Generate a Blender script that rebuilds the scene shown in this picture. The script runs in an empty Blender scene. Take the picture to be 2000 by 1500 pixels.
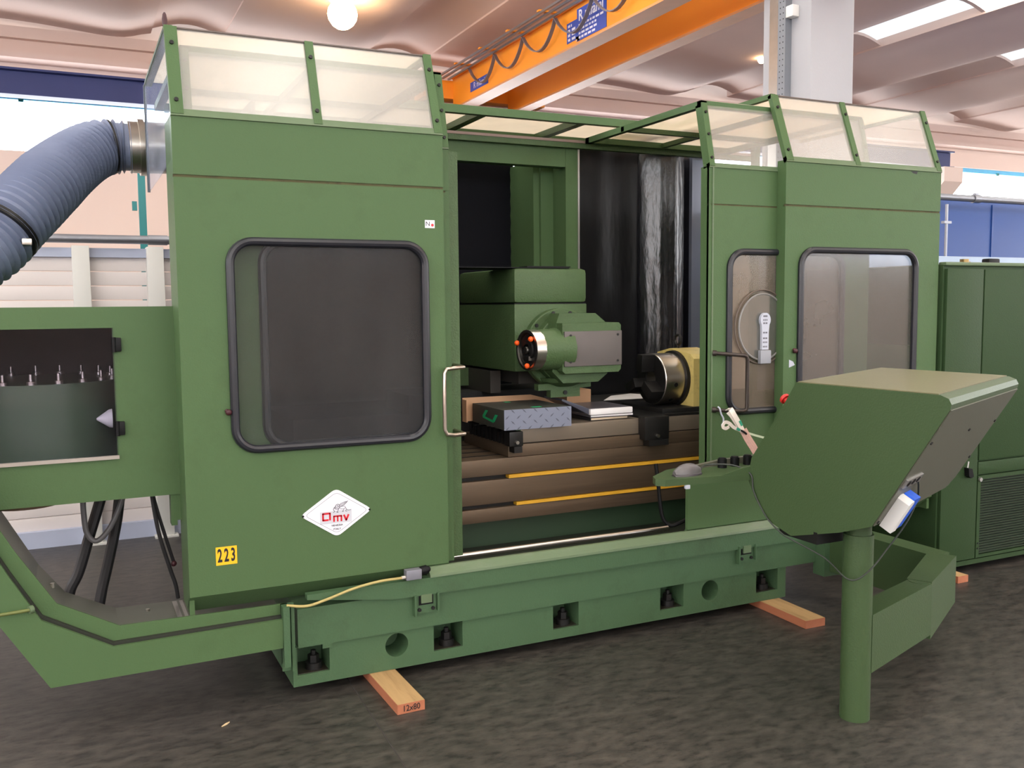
import bpy, bmesh, math, random
from mathutils import Vector, Matrix
random.seed(4)
PI = math.pi
SC = bpy.context.scene
COL = SC.collection

# ------------------------------------------------------------------ camera, world, exposure
cam = bpy.data.objects.new('camera', bpy.data.cameras.new('camera'))
COL.objects.link(cam)
YAW, PITCH, ROLL = 0.44531, 0.085262, -0.009381
fw = Vector((math.sin(YAW)*math.cos(PITCH), math.cos(YAW)*math.cos(PITCH), -math.sin(PITCH)))
rt0 = Vector((math.cos(YAW), -math.sin(YAW), 0)); up0 = rt0.cross(fw)
rt = rt0*math.cos(ROLL) + up0*math.sin(ROLL); up = -rt0*math.sin(ROLL) + up0*math.cos(ROLL)
M = Matrix((rt, up, -fw)).transposed().to_4x4(); M.translation = Vector((0, 0, 1.55))
cam.matrix_world = M
cam.data.sensor_width = 36.0
cam.data.lens = 1808.8/2000*36.0
cam.data.clip_start = 0.05
SC.camera = cam
SC.view_settings.view_transform = 'Standard'
SC.view_settings.look = 'None'
SC.view_settings.gamma = 1.0
SC.view_settings.use_curve_mapping = False
SC.view_settings.exposure = 0.3

w = bpy.data.worlds.new('World'); SC.world = w; w.use_nodes = True
bg = w.node_tree.nodes['Background']
bg.inputs[0].default_value = (0.86, 0.93, 1.0, 1)      # overcast daylight through the open side of the hall
bg.inputs[1].default_value = 1.0
SKYLIGHT = 5.0
STRIPWIN = 6.0
LAMP = 30.0

# ------------------------------------------------------------------ materials
def lin(c):
    return tuple(((v/255)/12.92 if v/255 <= 0.04045 else (((v/255)+0.055)/1.055)**2.4) for v in c)

def nodes_of(m):
    m.use_nodes = True
    nt = m.node_tree
    return nt, nt.nodes, nt.links

def mat(name, rgb, rough=0.5, metal=0.0, var=0.12, scale=6.0, bump=0.0, bscale=80.0, stretch=(1, 1, 1), spec=0.5, dark=None, dscale=3.0, damt=0.0):
    """paint / metal / plastic: noise-varied colour, optional relief and wear"""
    m = bpy.data.materials.new(name); nt, N, L = nodes_of(m)
    p = N['Principled BSDF']; c = lin(rgb)
    p.inputs['Roughness'].default_value = rough; p.inputs['Metallic'].default_value = metal
    p.inputs['Specular IOR Level'].default_value = spec
    tc = N.new('ShaderNodeTexCoord'); mp = N.new('ShaderNodeMapping'); mp.inputs['Scale'].default_value = stretch
    L.new(tc.outputs['Object'], mp.inputs[0])
    nz = N.new('ShaderNodeTexNoise'); nz.inputs['Scale'].default_value = scale; nz.inputs['Detail'].default_value = 6
    L.new(mp.outputs[0], nz.inputs['Vector'])
    mx = N.new('ShaderNodeMix'); mx.data_type = 'RGBA'
    mx.inputs['A'].default_value = tuple(v*(1-var) for v in c)+(1,)
    mx.inputs['B'].default_value = tuple(min(1, v*(1+var)) for v in c)+(1,)
    L.new(nz.outputs['Fac'], mx.inputs['Factor'])
    out = mx.outputs['Result']
    if dark:
        n2 = N.new('ShaderNodeTexNoise'); n2.inputs['Scale'].default_value = dscale; n2.inputs['Detail'].default_value = 10; n2.inputs['Roughness'].default_value = 0.7
        L.new(mp.outputs[0], n2.inputs['Vector'])
        rp = N.new('ShaderNodeValToRGB'); rp.color_ramp.elements[0].position = 0.52; rp.color_ramp.elements[1].position = 0.75
        rp.color_ramp.elements[1].color = (damt, damt, damt, 1); rp.color_ramp.elements[0].color = (0, 0, 0, 1)
        L.new(n2.outputs['Fac'], rp.inputs[0])
        m2 = N.new('ShaderNodeMix'); m2.data_type = 'RGBA'; m2.inputs['B'].default_value = lin(dark)+(1,)
        L.new(rp.outputs[0], m2.inputs['Factor']); L.new(out, m2.inputs['A']); out = m2.outputs['Result']
    L.new(out, p.inputs['Base Color'])
    if bump:
        nb = N.new('ShaderNodeTexNoise'); nb.inputs['Scale'].default_value = bscale; nb.inputs['Detail'].default_value = 3
        L.new(mp.outputs[0], nb.inputs['Vector'])
        b = N.new('ShaderNodeBump'); b.inputs['Strength'].default_value = bump; b.inputs['Distance'].default_value = 0.01
        L.new(nb.outputs['Fac'], b.inputs['Height']); L.new(b.outputs[0], p.inputs['Normal'])
    return m

def haze_glass(name, rgb, fac, rough=0.15, trans=0.0, tint=(1, 1, 1), var=0.35, scale=3.0, stretch=(1, 1, 1), gloss=0.06):
    """dusty or scuffed acrylic: see-through, with a film of dust that catches light"""
    m = bpy.data.materials.new(name); nt, N, L = nodes_of(m)
    N.remove(N['Principled BSDF']); o = N['Material Output']
    tr = N.new('ShaderNodeBsdfTransparent'); tr.inputs[0].default_value = tint+(1,)
    df = N.new('ShaderNodeBsdfDiffuse'); df.inputs[0].default_value = lin(rgb)+(1,)
    tl = N.new('ShaderNodeBsdfTranslucent'); tl.inputs[0].default_value = lin(rgb)+(1,)
    m1 = N.new('ShaderNodeMixShader'); m1.inputs[0].default_value = trans
    L.new(df.outputs[0], m1.inputs[1]); L.new(tl.outputs[0], m1.inputs[2])
    tc = N.new('ShaderNodeTexCoord'); mp = N.new('ShaderNodeMapping'); mp.inputs['Scale'].default_value = stretch
    L.new(tc.outputs['Object'], mp.inputs[0])
    nz = N.new('ShaderNodeTexNoise'); nz.inputs['Scale'].default_value = scale; nz.inputs['Detail'].default_value = 7
    L.new(mp.outputs[0], nz.inputs['Vector'])
    mr = N.new('ShaderNodeMapRange'); mr.inputs['From Min'].default_value = 0.3; mr.inputs['From Max'].default_value = 0.7
    mr.inputs['To Min'].default_value = max(0, fac*(1-var)); mr.inputs['To Max'].default_value = min(1, fac*(1+var))
    L.new(nz.outputs['Fac'], mr.inputs['Value'])
    m2 = N.new('ShaderNodeMixShader'); L.new(mr.outputs[0], m2.inputs[0]); L.new(tr.outputs[0], m2.inputs[1]); L.new(m1.outputs[0], m2.inputs[2])
    gl = N.new('ShaderNodeBsdfGlossy'); gl.inputs['Roughness'].default_value = rough
    m3 = N.new('ShaderNodeMixShader'); m3.inputs[0].default_value = gloss
    L.new(m2.outputs[0], m3.inputs[1]); L.new(gl.outputs[0], m3.inputs[2])
    L.new(m3.outputs[0], o.inputs['Surface'])
    return m

def emit(name, rgb, s):
    m = bpy.data.materials.new(name); nt, N, L = nodes_of(m)
    p = N['Principled BSDF']; p.inputs['Base Color'].default_value = lin(rgb)+(1,)
    p.inputs['Emission Color'].default_value = lin(rgb)+(1,); p.inputs['Emission Strength'].default_value = s
    return m

GREEN = mat('green_paint', (76, 100, 66), 0.42, var=0.06, scale=2.2, bump=0.10, bscale=170, dark=(56, 66, 40), dscale=2.2, damt=0.30, spec=0.16)
GREEN_BASE = mat('green_paint_base', (68, 94, 66), 0.5, var=0.08, scale=3, bump=0.14, bscale=110, dark=(42, 48, 30), dscale=3.0, damt=0.45, spec=0.3)
GREEN_CAST = mat('green_paint_cast', (70, 92, 58), 0.45, var=0.05, scale=4, bump=0.22, bscale=120, dark=(44, 48, 30), dscale=6, damt=0.35, spec=0.3)
GREEN_SILL = mat('green_paint_worn', (92, 110, 82), 0.4, var=0.1, scale=9, bump=0.1, bscale=120, stretch=(0.3, 1, 1), dark=(120, 124, 112), dscale=9, damt=0.5, spec=0.3)
CABGREEN = mat('green_paint_cabinet', (47, 67, 41), 0.5, var=0.05, scale=2, bump=0.12, bscale=160, spec=0.16)
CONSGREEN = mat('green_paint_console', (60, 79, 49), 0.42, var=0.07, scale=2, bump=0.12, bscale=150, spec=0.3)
CONSTOP = mat('console_top_warm_lit', (112, 108, 80), 0.34, var=0.14, scale=5, bump=0.1, bscale=90, dark=(88, 88, 66), dscale=5, damt=0.5)  # warm light from above put into the console top's colour
CONSBACK = mat('grey_green_panel', (88, 88, 76), 0.5, var=0.07, scale=4, bump=0.08, bscale=90)
RUST = mat('rusty_seam', (74, 72, 42), 0.8, var=0.5, scale=14, dark=(48, 32, 22), dscale=18, damt=0.9)
RUBBER = mat('black_rubber', (30, 31, 38), 0.35, var=0.15)
BLACK = mat('black_plastic', (16, 16, 18), 0.5, var=0.1, spec=0.2)
BLACKSTEEL = mat('blackened_or_shaded_steel', (26, 25, 25), 0.45, 0.3, var=0.3, scale=20)
BELLOWS = mat('black_bellows', (8, 8, 12), 0.34, var=0.3, scale=5, bump=0.3, bscale=14, stretch=(1, 1, 0.25), spec=0.28)
BELLOWS_GLOSS = mat('glossy_black_fold', (18, 17, 24), 0.26, var=0.4, scale=9, bump=0.55, bscale=26, stretch=(1, 1, 0.3), spec=0.9)
BELLOWS_DULL = mat('dull_black_bellows', (10, 11, 19), 0.7, var=0.2, scale=4, bump=0.2, bscale=10, spec=0.15)
STEEL = mat('bright_steel', (196, 190, 182), 0.28, 1.0, var=0.12, scale=12)
TABLE = mat('machined_table_steel', (104, 88, 72), 0.42, 0.55, var=0.22, scale=5, stretch=(0.25, 1, 6), bump=0.05, bscale=60, dark=(48, 40, 36), dscale=2, damt=0.5)
RISER = mat('ground_riser_steel', (134, 122, 108), 0.4, 0.5, var=0.12, scale=6, stretch=(0.3, 1, 4))
TROUGHSTEEL = mat('grey_trough_steel', (112, 114, 106), 0.45, 0.3, var=0.12, scale=4, dark=(80, 78, 70), dscale=4, damt=0.6)
GREYPLATE = mat('grey_cover_plate', (94, 88, 86), 0.55, 0.25, var=0.12, scale=8)
ALU = mat('satin_aluminium', (176, 174, 172), 0.35, 0.8, var=0.08)
YELLOWSTRIP = mat('yellow_slot_strip', (206, 156, 44), 0.5, var=0.2, scale=8)
YELLOW = mat('yellow_enamel', (204, 184, 112), 0.45, var=0.08, scale=6, dark=(70, 56, 30), dscale=16, damt=0.5)
ORANGE = mat('crane_orange', (255, 156, 38), 0.45, var=0.05, scale=2)
ORANGETAPE = mat('orange_plug', (255, 92, 20), 0.5)
WHITE = mat('white_paint', (225, 224, 222), 0.5, var=0.03)
WHITEPLATE = mat('white_enamel_plate', (226, 226, 236), 0.3, var=0.03)
RED = mat('red_print', (206, 26, 44), 0.4, var=0.05)
INK = mat('black_ink', (24, 24, 30), 0.6)
GREYINK = mat('grey_print', (96, 96, 106), 0.6)
PALEGREYINK = mat('pale_grey_print', (196, 198, 208), 0.5)
YELLOWSTICK = mat('yellow_sticker', (250, 186, 24), 0.5, var=0.03)
BLUE = mat('blue_paint', (34, 72, 142), 0.4, var=0.08, scale=1.5)
SIGNBLUE = mat('sign_blue', (44, 74, 172), 0.45, var=0.05)
SIGNWHITE = mat('sign_white', (225, 225, 240), 0.5)
RUNWAY = mat('runway_blue', (42, 52, 108), 0.5, var=0.1, scale=3)
CYAN = mat('cyan_blue_trim', (90, 186, 230), 0.5)
TEAL = mat('teal_paint', (16, 110, 112), 0.45)
CONCRETE = mat('ceiling_concrete', (218, 194, 184), 0.8, var=0.06, scale=1.2, bump=0.08, bscale=30)
WALLPAINT = mat('wall_plaster', (236, 214, 202), 0.85, var=0.04, scale=0.8, bump=0.05, bscale=30)
COLUMNPAINT = mat('white_column_paint', (168, 168, 174), 0.7, var=0.03, scale=3, bump=0.06, bscale=60)
PLANK = mat('white_plank', (222, 214, 212), 0.55, var=0.03, scale=3)
POSTGREY = mat('pale_grey_post', (202, 202, 198), 0.5, var=0.04)
CHANNEL = mat('blue_grey_channel', (176, 184, 206), 0.45, var=0.06)
PIPE = mat('galvanised_pipe', (140, 142, 150), 0.35, 0.7, var=0.1, scale=9)
HOSE = mat('blue_grey_hose', (112, 121, 146), 0.42, var=0.08, scale=8)
WOOD = mat('pine_timber', (168, 136, 92), 0.7, var=0.22, scale=4, stretch=(9, 0.8, 9), dark=(110, 80, 48), dscale=2.5, damt=0.6)
WOODSIDE = mat('orange_stained_timber', (166, 102, 72), 0.7, var=0.15, scale=5, stretch=(8, 1, 8))
CARD = mat('brown_cardboard', (186, 146, 112), 0.8, var=0.06)
PAPER = mat('white_paper', (232, 230, 232), 0.7, var=0.02)
BEIGEPAPER = mat('beige_paper', (198, 182, 160), 0.7)
BOOKCOVER = mat('grey_book_cover', (92, 90, 98), 0.35, var=0.1)
BOOKBLACK = mat('black_book_cover', (28, 28, 32), 0.4)
BOXTOP = mat('worn_black_box', (56, 56, 50), 0.6, var=0.2, scale=6)
GREENTAPE = mat('green_marker', (16, 168, 106), 0.5)
LTGREY = mat('light_grey_plastic', (178, 182, 196), 0.45)
MOUSEGREY = mat('grey_mouse_plastic', (92, 89, 91), 0.4)
MOUSEDARK = mat('dark_mouse_plastic', (62, 58, 62), 0.4)
ADBLUE = mat('adapter_blue', (30, 92, 214), 0.4)
CREAMSTRAP = mat('cream_strap', (232, 222, 214), 0.5, var=0.1, scale=30)
PINKSTRAP = mat('pinkish_strap', (220, 178, 166), 0.5, var=0.2, scale=40)
CABLE = mat('black_cable', (34, 33, 36), 0.45)
CABLEOCHRE = mat('ochre_cable', (172, 156, 98), 0.5)
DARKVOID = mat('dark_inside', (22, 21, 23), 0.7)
DRUM = mat('green_grey_drum', (84, 104, 82), 0.3, var=0.2, scale=4)
LIMIT = mat('grey_switch_body', (128, 128, 138), 0.45, 0.3)
REDKNOB = mat('red_knob', (196, 40, 36), 0.35)
DARKRED = mat('dark_red_pin', (60, 20, 28), 0.5)
GRILLE = mat('dark_green_grille', (40, 54, 38), 0.55, var=0.2, scale=6)

PLEXI = haze_glass('scuffed_acrylic', (222, 218, 212), 0.30, 0.25, 0.35, var=0.22, scale=1.6, stretch=(0.6, 1, 2), gloss=0.05)
PLEXICLEAR = haze_glass('clear_acrylic', (214, 220, 240), 0.13, 0.08, 0.2, tint=(0.93, 0.96, 1.0), gloss=0.04)
ROOFPLEXI = haze_glass('cream_roof_sheet', (234, 224, 204), 0.55, 0.4, 0.7, var=0.1, gloss=0.02)
GLASSDARK = haze_glass('dusty_dark_glass', (112, 108, 110), 0.09, 0.12, 0.15, tint=(0.62, 0.62, 0.65), var=0.2, scale=2.5, stretch=(3, 1, 0.7), gloss=0.008)
GLASSFRONT = haze_glass('clear_front_glass', (150, 150, 150), 0.06, 0.08, 0.2, tint=(0.84, 0.85, 0.86), var=0.3, scale=2.5, stretch=(3, 1, 0.7), gloss=0.009)
REARSHEET = haze_glass('bluish_rear_sheet', (150, 158, 178), 0.6, 0.3, 0.5, tint=(0.8, 0.85, 0.95), var=0.3, scale=2)
GLASSDUSTY = haze_glass('brown_dusty_glass', (132, 120, 106), 0.55, 0.2, 0.3, tint=(0.8, 0.78, 0.72), var=0.3, scale=2.5, gloss=0.05)
GLASSGREY = haze_glass('grey_dusty_glass', (150, 144, 140), 0.20, 0.15, 0.3, tint=(0.92, 0.93, 0.95), var=0.22, scale=2.0, stretch=(1.5, 1, 1), gloss=0.05)
GLASSMAG = haze_glass('magazine_window', (98, 96, 104), 0.02, 0.05, 0.1, tint=(0.86, 0.85, 0.9), gloss=0.012)
DISCGLASS = haze_glass('spin_screen_disc', (120, 122, 116), 0.35, 0.08, 0.2, gloss=0.1)
SKY = emit('skylight_pane', (255, 250, 240), SKYLIGHT)
STRIP = emit('strip_window_pane', (246, 251, 255), STRIPWIN)
BULB = emit('lamp_glow', (255, 214, 160), LAMP)

def floor_mat():
    m = bpy.data.materials.new('worn_concrete_floor'); nt, N, L = nodes_of(m)
    p = N['Principled BSDF']; p.inputs['Roughness'].default_value = 0.42; p.inputs['Specular IOR Level'].default_value = 0.45
    tc = N.new('ShaderNodeTexCoord')
    mp = N.new('ShaderNodeMapping'); mp.inputs['Rotation'].default_value = (0, 0, 0.42); mp.inputs['Scale'].default_value = (2.4, 5.0, 1)
    L.new(tc.outputs['Object'], mp.inputs[0])
    a = N.new('ShaderNodeTexNoise'); a.inputs['Scale'].default_value = 4.5; a.inputs['Detail'].default_value = 10; a.inputs['Roughness'].default_value = 0.65
    L.new(mp.outputs[0], a.inputs['Vector'])
    b = N.new('ShaderNodeTexNoise'); b.inputs['Scale'].default_value = 0.8; b.inputs['Detail'].default_value = 6
    L.new(tc.outputs['Object'], b.inputs['Vector'])
    r = N.new('ShaderNodeValToRGB'); e = r.color_ramp.elements
    e[0].position = 0.36; e[0].color = lin((46, 44, 42))+(1,); e[1].position = 0.66; e[1].color = lin((76, 72, 67))+(1,)
    L.new(a.outputs['Fac'], r.inputs[0])
    r2 = N.new('ShaderNodeValToRGB'); e = r2.color_ramp.elements
    e[0].position = 0.3; e[0].color = (0.72, 0.72, 0.74, 1); e[1].position = 0.7; e[1].color = (1.08, 1.05, 1.02, 1)
    L.new(b.outputs['Fac'], r2.inputs[0])
    mx = N.new('ShaderNodeMix'); mx.data_type = 'RGBA'; mx.blend_type = 'MULTIPLY'; mx.inputs['Factor'].default_value = 1
    L.new(r.outputs[0], mx.inputs['A']); L.new(r2.outputs[0], mx.inputs['B'])
    # fine dark scuffs
    c = N.new('ShaderNodeTexNoise'); c.inputs['Scale'].default_value = 9; c.inputs['Detail'].default_value = 8; c.inputs['Roughness'].default_value = 0.75
    L.new(mp.outputs[0], c.inputs['Vector'])
    r3 = N.new('ShaderNodeValToRGB'); e = r3.color_ramp.elements
    e[0].position = 0.36; e[0].color = (0.55, 0.54, 0.54, 1); e[1].position = 0.46; e[1].color = (1, 1, 1, 1)
    L.new(c.outputs['Fac'], r3.inputs[0])
    m2 = N.new('ShaderNodeMix'); m2.data_type = 'RGBA'; m2.blend_type = 'MULTIPLY'; m2.inputs['Factor'].default_value = 0.8
    L.new(mx.outputs['Result'], m2.inputs['A']); L.new(r3.outputs[0], m2.inputs['B'])
    L.new(m2.outputs['Result'], p.inputs['Base Color'])
    bp = N.new('ShaderNodeBump'); bp.inputs['Strength'].default_value = 0.15; bp.inputs['Distance'].default_value = 0.01
    L.new(a.outputs['Fac'], bp.inputs['Height']); L.new(bp.outputs[0], p.inputs['Normal'])
    return m
FLOOR = floor_mat()

def tread_mat():
    """grey paper printed with short dark diagonal tread marks in alternating rows"""
    m = bpy.data.materials.new('tread_pattern_paper'); nt, N, L = nodes_of(m)
    p = N['Principled BSDF']; p.inputs['Roughness'].default_value = 0.5
    p.inputs['Base Color'].default_value = lin((118, 124, 142))+(1,)
    return m
TREAD = tread_mat()

# ------------------------------------------------------------------ geometry helpers
class B:
    """collects shapes, in world coordinates, for ONE mesh object"""
    def __init__(s): s.bm = bmesh.new(); s.mi = 0
    def face(s, vs):
        try:
            f = s.bm.faces.new(vs); f.material_index = s.mi; return f
        except ValueError:
            return None
    def box(s, x0, x1, y0, y1, z0, z1, bev=0.0, rot=None, piv=None):
        t = bmesh.new(); bmesh.ops.create_cube(t, size=1)
        for v in t.verts:
            v.co = Vector(((x0+x1)/2+v.co.x*(x1-x0), (y0+y1)/2+v.co.y*(y1-y0), (z0+z1)/2+v.co.z*(z1-z0)))
        if bev: bmesh.ops.bevel(t, geom=t.edges[:], offset=bev, segments=2, affect='EDGES', profile=0.6)
        if rot is not None:
            pv = Vector(piv) if piv else Vector(((x0+x1)/2, (y0+y1)/2, (z0+z1)/2))
            bmesh.ops.transform(t, matrix=Matrix.Translation(pv) @ rot @ Matrix.Translation(-pv), verts=t.verts[:])
        s.merge(t); return s
    def merge(s, t):
        mp = {v: s.bm.verts.new(v.co) for v in t.verts}
        for f in t.faces: s.face([mp[v] for v in f.verts])
        t.free()
    def loft(s, loops, closed=True, caps=True):
        rings = [[s.bm.verts.new(Vector(p)) for p in lp] for lp in loops]
        n = len(rings[0])
        for a, b in zip(rings[:-1], rings[1:]):
            for i in range(n if closed else n-1):
                j = (i+1) % n; s.face([a[i], a[j], b[j], b[i]])
        if caps and closed:
            s.face(rings[0][::-1]); s.face(rings[-1])
        return s
    def prism(s, pts, d):
        d = Vector(d); return s.loft([pts, [Vector(p)+d for p in pts]])
    def xz(s, pts, y0, y1): return s.prism([(x, y0, z) for x, z in pts], (0, y1-y0, 0))
    def yz(s, pts, x0, x1): return s.prism([(x0, y, z) for y, z in pts], (x1-x0, 0, 0))
    def xy(s, pts, z0, z1): return s.prism([(x, y, z0) for x, y in pts], (0, 0, z1-z0))
    def tube(s, pts, r, n=10, closed=False, caps=True, rs=None):
        pts = [Vector(p) for p in pts]; m = len(pts); loops = []
        prev = None
        for i, p in enumerate(pts):
            a = pts[i-1] if (i > 0 or closed) else p; b = pts[(i+1) % m] if (i < m-1 or closed) else p
            t = (b-a).normalized()
            if prev is None:
                prev = t.orthogonal().normalized()
            nrm = (prev - t*prev.dot(t))
            nrm = nrm.normalized() if nrm.length > 1e-6 else t.orthogonal().normalized()
            prev = nrm; bi = t.cross(nrm); rr = rs[i] if rs else r
            loops.append([p+nrm*(math.cos(2*PI*k/n)*rr)+bi*(math.sin(2*PI*k/n)*rr) for k in range(n)])
        if closed:
            rings = [[s.bm.verts.new(q) for q in lp] for lp in loops]
            for i in range(m):
                a, b = rings[i], rings[(i+1) % m]
                for k in range(n): s.face([a[k], a[(k+1) % n], b[(k+1) % n], b[k]])
            return s
        return s.loft(loops, True, caps)
    def cyl(s, p0, p1, r0, r1=None, n=20):
        r1 = r0 if r1 is None else r1
        return s.tube([p0, p1], r0, n, rs=[r0, r1])
    def lathe(s, p, axis, prof, n=24):
        """prof: list of (distance along axis, radius)"""
        p = Vector(p); ax = Vector(axis).normalized(); u = ax.orthogonal().normalized(); v = ax.cross(u)
        return s.loft([[p+ax*d+u*(math.cos(2*PI*k/n)*r)+v*(math.sin(2*PI*k/n)*r) for k in range(n)] for d, r in prof])
    def sphere(s, p, r, sx=1, sy=1, sz=1, n=14):
        p = Vector(p)
        t = bmesh.new(); bmesh.ops.create_uvsphere(t, u_segments=n, v_segments=max(6, n//2+1), radius=r)
        for v in t.verts: v.co = p + Vector((v.co.x*sx, v.co.y*sy, v.co.z*sz))
        s.merge(t); return s
    def ringplate(s, x0, x1, z0, z1, hole, y0, y1):
        """plate in the XZ plane with a hole; hole = closed list of (x,z) going counter-clockwise from the right side"""
        cx = sum(p[0] for p in hole)/len(hole); cz = sum(p[1] for p in hole)/len(hole)
        outer = []
        hw = max(p[0] for p in hole); lw = min(p[0] for p in hole); hz = max(p[1] for p in hole); lz = min(p[1] for p in hole)
        for x, z in hole:
            # project outwards to the rectangle, corner to corner
            ux = (x-cx)/((hw-lw)/2); uz = (z-cz)/((hz-lz)/2); m = max(abs(ux), abs(uz), 1e-6); ux /= m; uz /= m
            outer.append(((x0+x1)/2+ux*(x1-x0)/2, (z0+z1)/2+uz*(z1-z0)/2))
        n = len(hole); co = [(x0, z0), (x1, z0), (x1, z1), (x0, z1)]
        for c in co:                                            # snap the nearest outline point onto each corner
            k = min(range(n), key=lambda i: (outer[i][0]-c[0])**2+(outer[i][1]-c[1])**2); outer[k] = c
        V = lambda x, y, z: s.bm.verts.new((x, y, z))
        of = [V(x, y0, z) for x, z in outer]; ob = [V(x, y1, z) for x, z in outer]
        hf = [V(x, y0, z) for x, z in hole]; hb = [V(x, y1, z) for x, z in hole]
        for i in range(n):
            j = (i+1) % n
            s.face([of[i], of[j], hf[j], hf[i]]); s.face([ob[j], ob[i], hb[i], hb[j]])
            s.face([hf[i], hf[j], hb[j], hb[i]]); s.face([of[j], of[i], ob[i], ob[j]])
        return s

def rrect(x0, x1, z0, z1, r, k=6):
    pts = []
    for cx, cz, a in ((x1-r, z0+r, -90), (x1-r, z1-r, 0), (x0+r, z1-r, 90), (x0+r, z0+r, 180)):
        for i in range(k+1):
            t = math.radians(a+90*i/k); pts.append((cx+r*math.cos(t), cz+r*math.sin(t)))
    return pts

def circ(cx, cz, r, n=24): return [(cx+r*math.cos(2*PI*i/n), cz+r*math.sin(2*PI*i/n)) for i in range(n)]

def curve(pts, k=6):
    """Catmull-Rom through pts"""
    P = [Vector(p) for p in pts]; P = [P[0]*2-P[1]]+P+[P[-1]*2-P[-2]]; out = []
    for i in range(1, len(P)-2):
        a, b, c, d = P[i-1:i+3]
        for j in range(k):
            t = j/k
            out.append(0.5*((2*b)+(c-a)*t+(2*a-5*b+4*c-d)*t*t+(3*b-a-3*c+d)*t**3))
    out.append(P[-2]); return out

def wpos(o):
    v = Vector((0, 0, 0))
    while o: v += o.location; o = o.parent
    return v

def obj(name, b, m, parent=None, label=None, smooth=True, kind=None):
    """links ONE mesh object; the origin sits at the middle of its underside"""
    bm = b.bm
    bmesh.ops.recalc_face_normals(bm, faces=bm.faces[:])
    xs = [v.co for v in bm.verts]
    lo = Vector((min(v.x for v in xs), min(v.y for v in xs), min(v.z for v in xs))); hi = Vector((max(v.x for v in xs), max(v.y for v in xs), max(v.z for v in xs)))
    org = Vector(((lo.x+hi.x)/2, (lo.y+hi.y)/2, lo.z))
    for v in bm.verts: v.co -= org
    me = bpy.data.meshes.new(name); bm.to_mesh(me); bm.free()
    for mm in (m if isinstance(m, (list, tuple)) else [m]): me.materials.append(mm)
    if smooth:
        me.polygons.foreach_set('use_smooth', [True]*len(me.polygons)); me.set_sharp_from_angle(angle=math.radians(32))
    o = bpy.data.objects.new(name, me); COL.objects.link(o)
    if parent: o.parent = parent
    o.location = org - (wpos(parent) if parent else Vector((0, 0, 0)))
    if label: o['label'] = label
    if kind: o['kind'] = kind
    return o

def tag(o, label, cat, group=None):
    o['label'] = label; o['category'] = cat
    if group: o['group'] = group
    return o

def thing(name, loc, label=None, cat=None, group=None, kind=None, parent=None):
    o = bpy.data.objects.new(name, None); COL.objects.link(o); o.empty_display_size = 0.1
    if parent: o.parent = parent; o.location = Vector(loc)-wpos(parent)
    else: o.location = loc
    if label: tag(o, label, cat, group)
    if kind: o['kind'] = kind
    return o

def clone(o, delta, parent):
    c = o.copy(); COL.objects.link(c); c.parent = parent; c.location = o.location + Vector(delta); return c

def text_mesh(body, size, extrude=0.0006, align='CENTER', bold=0.0):
    cu = bpy.data.curves.new('txt', 'FONT'); cu.body = body; cu.size = size; cu.extrude = extrude; cu.align_x = align; cu.align_y = 'CENTER'; cu.offset = bold*size; cu.resolution_u = 3
    o = bpy.data.objects.new('txt', cu); COL.objects.link(o)
    dg = bpy.context.evaluated_depsgraph_get(); me = bpy.data.meshes.new_from_object(o.evaluated_get(dg))
    COL.objects.unlink(o); bpy.data.objects.remove(o); bpy.data.curves.remove(cu)
    return me

def text(name, body, size, pos, xdir, ydir, m, parent, sx=1.0, extrude=0.0006, align='CENTER', bold=0):
    me = text_mesh(body, size, extrude, align, bold)
    X = Vector(xdir).normalized(); Y = Vector(ydir).normalized(); Z = X.cross(Y)
    b = B(); t = b.bm; t.from_mesh(me); bpy.data.meshes.remove(me)
    for v in t.verts: v.co = Vector(pos)+X*(v.co.x*sx)+Y*v.co.y+Z*v.co.z
    return obj(name, b, m, parent, smooth=False)

# ================================================================== THE SETTING
FX0, FX1, FY0, FY1 = -9.0, 24.0, -9.0, 13.3
obj('floor', B().box(FX0, FX1, FY0, FY1+0.3, -0.2, 0.0), FLOOR, kind='structure')
# recessed dark expansion joints sawn in the slab
bj = B()
for (x0, y0), (x1, y1) in (((0.90, 1.2), (0.985, 3.66)), ((0.985, 3.66), (1.05, 6.0))):
    d = Vector((x1-x0, y1-y0, 0)).normalized(); n = Vector((-d.y, d.x, 0))*0.0022
    a = Vector((x0, y0, 0)); c = Vector((x1, y1, 0))
    bj.prism([a+n, c+n, c-n, a-n], (0, 0, 0.0006))
obj('trim_1', bj, mat('joint_filler', (48, 44, 42), 0.8), kind='structure')

# ceiling: wing-shaped precast beams along Y with glazed or closed gaps between
ceil = thing('ceiling', (7, 2, 5.0), kind='structure')
PITCHX, KZ = 2.8, 5.0
prof = [(-1.46, 5.2000), (-1.46, 5.0868), (-1.42, 5.0775), (-1.15, 5.0713), (-0.85, 5.0589), (-0.55, 5.0372), (-0.30, 5.0155), (-0.15, 5.0031), (-0.06, 5.0000), (0.06, 5.0000), (0.15, 5.0062), (0.25, 5.0279), (0.35, 5.0589), (0.43, 5.0775), (0.47, 5.0868), (0.47, 5.2000)]
bb = B().xz([(0.66+x, z) for x, z in prof], -9.0, 13.1)
beam0 = obj('ceiling_beam', bb, CONCRETE, ceil)
keels = [0.66+PITCHX*k for k in range(-3, 9)]
for k in range(-3, 9):
    if k: clone(beam0, (PITCHX*k, 0, 0), ceil)
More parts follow.
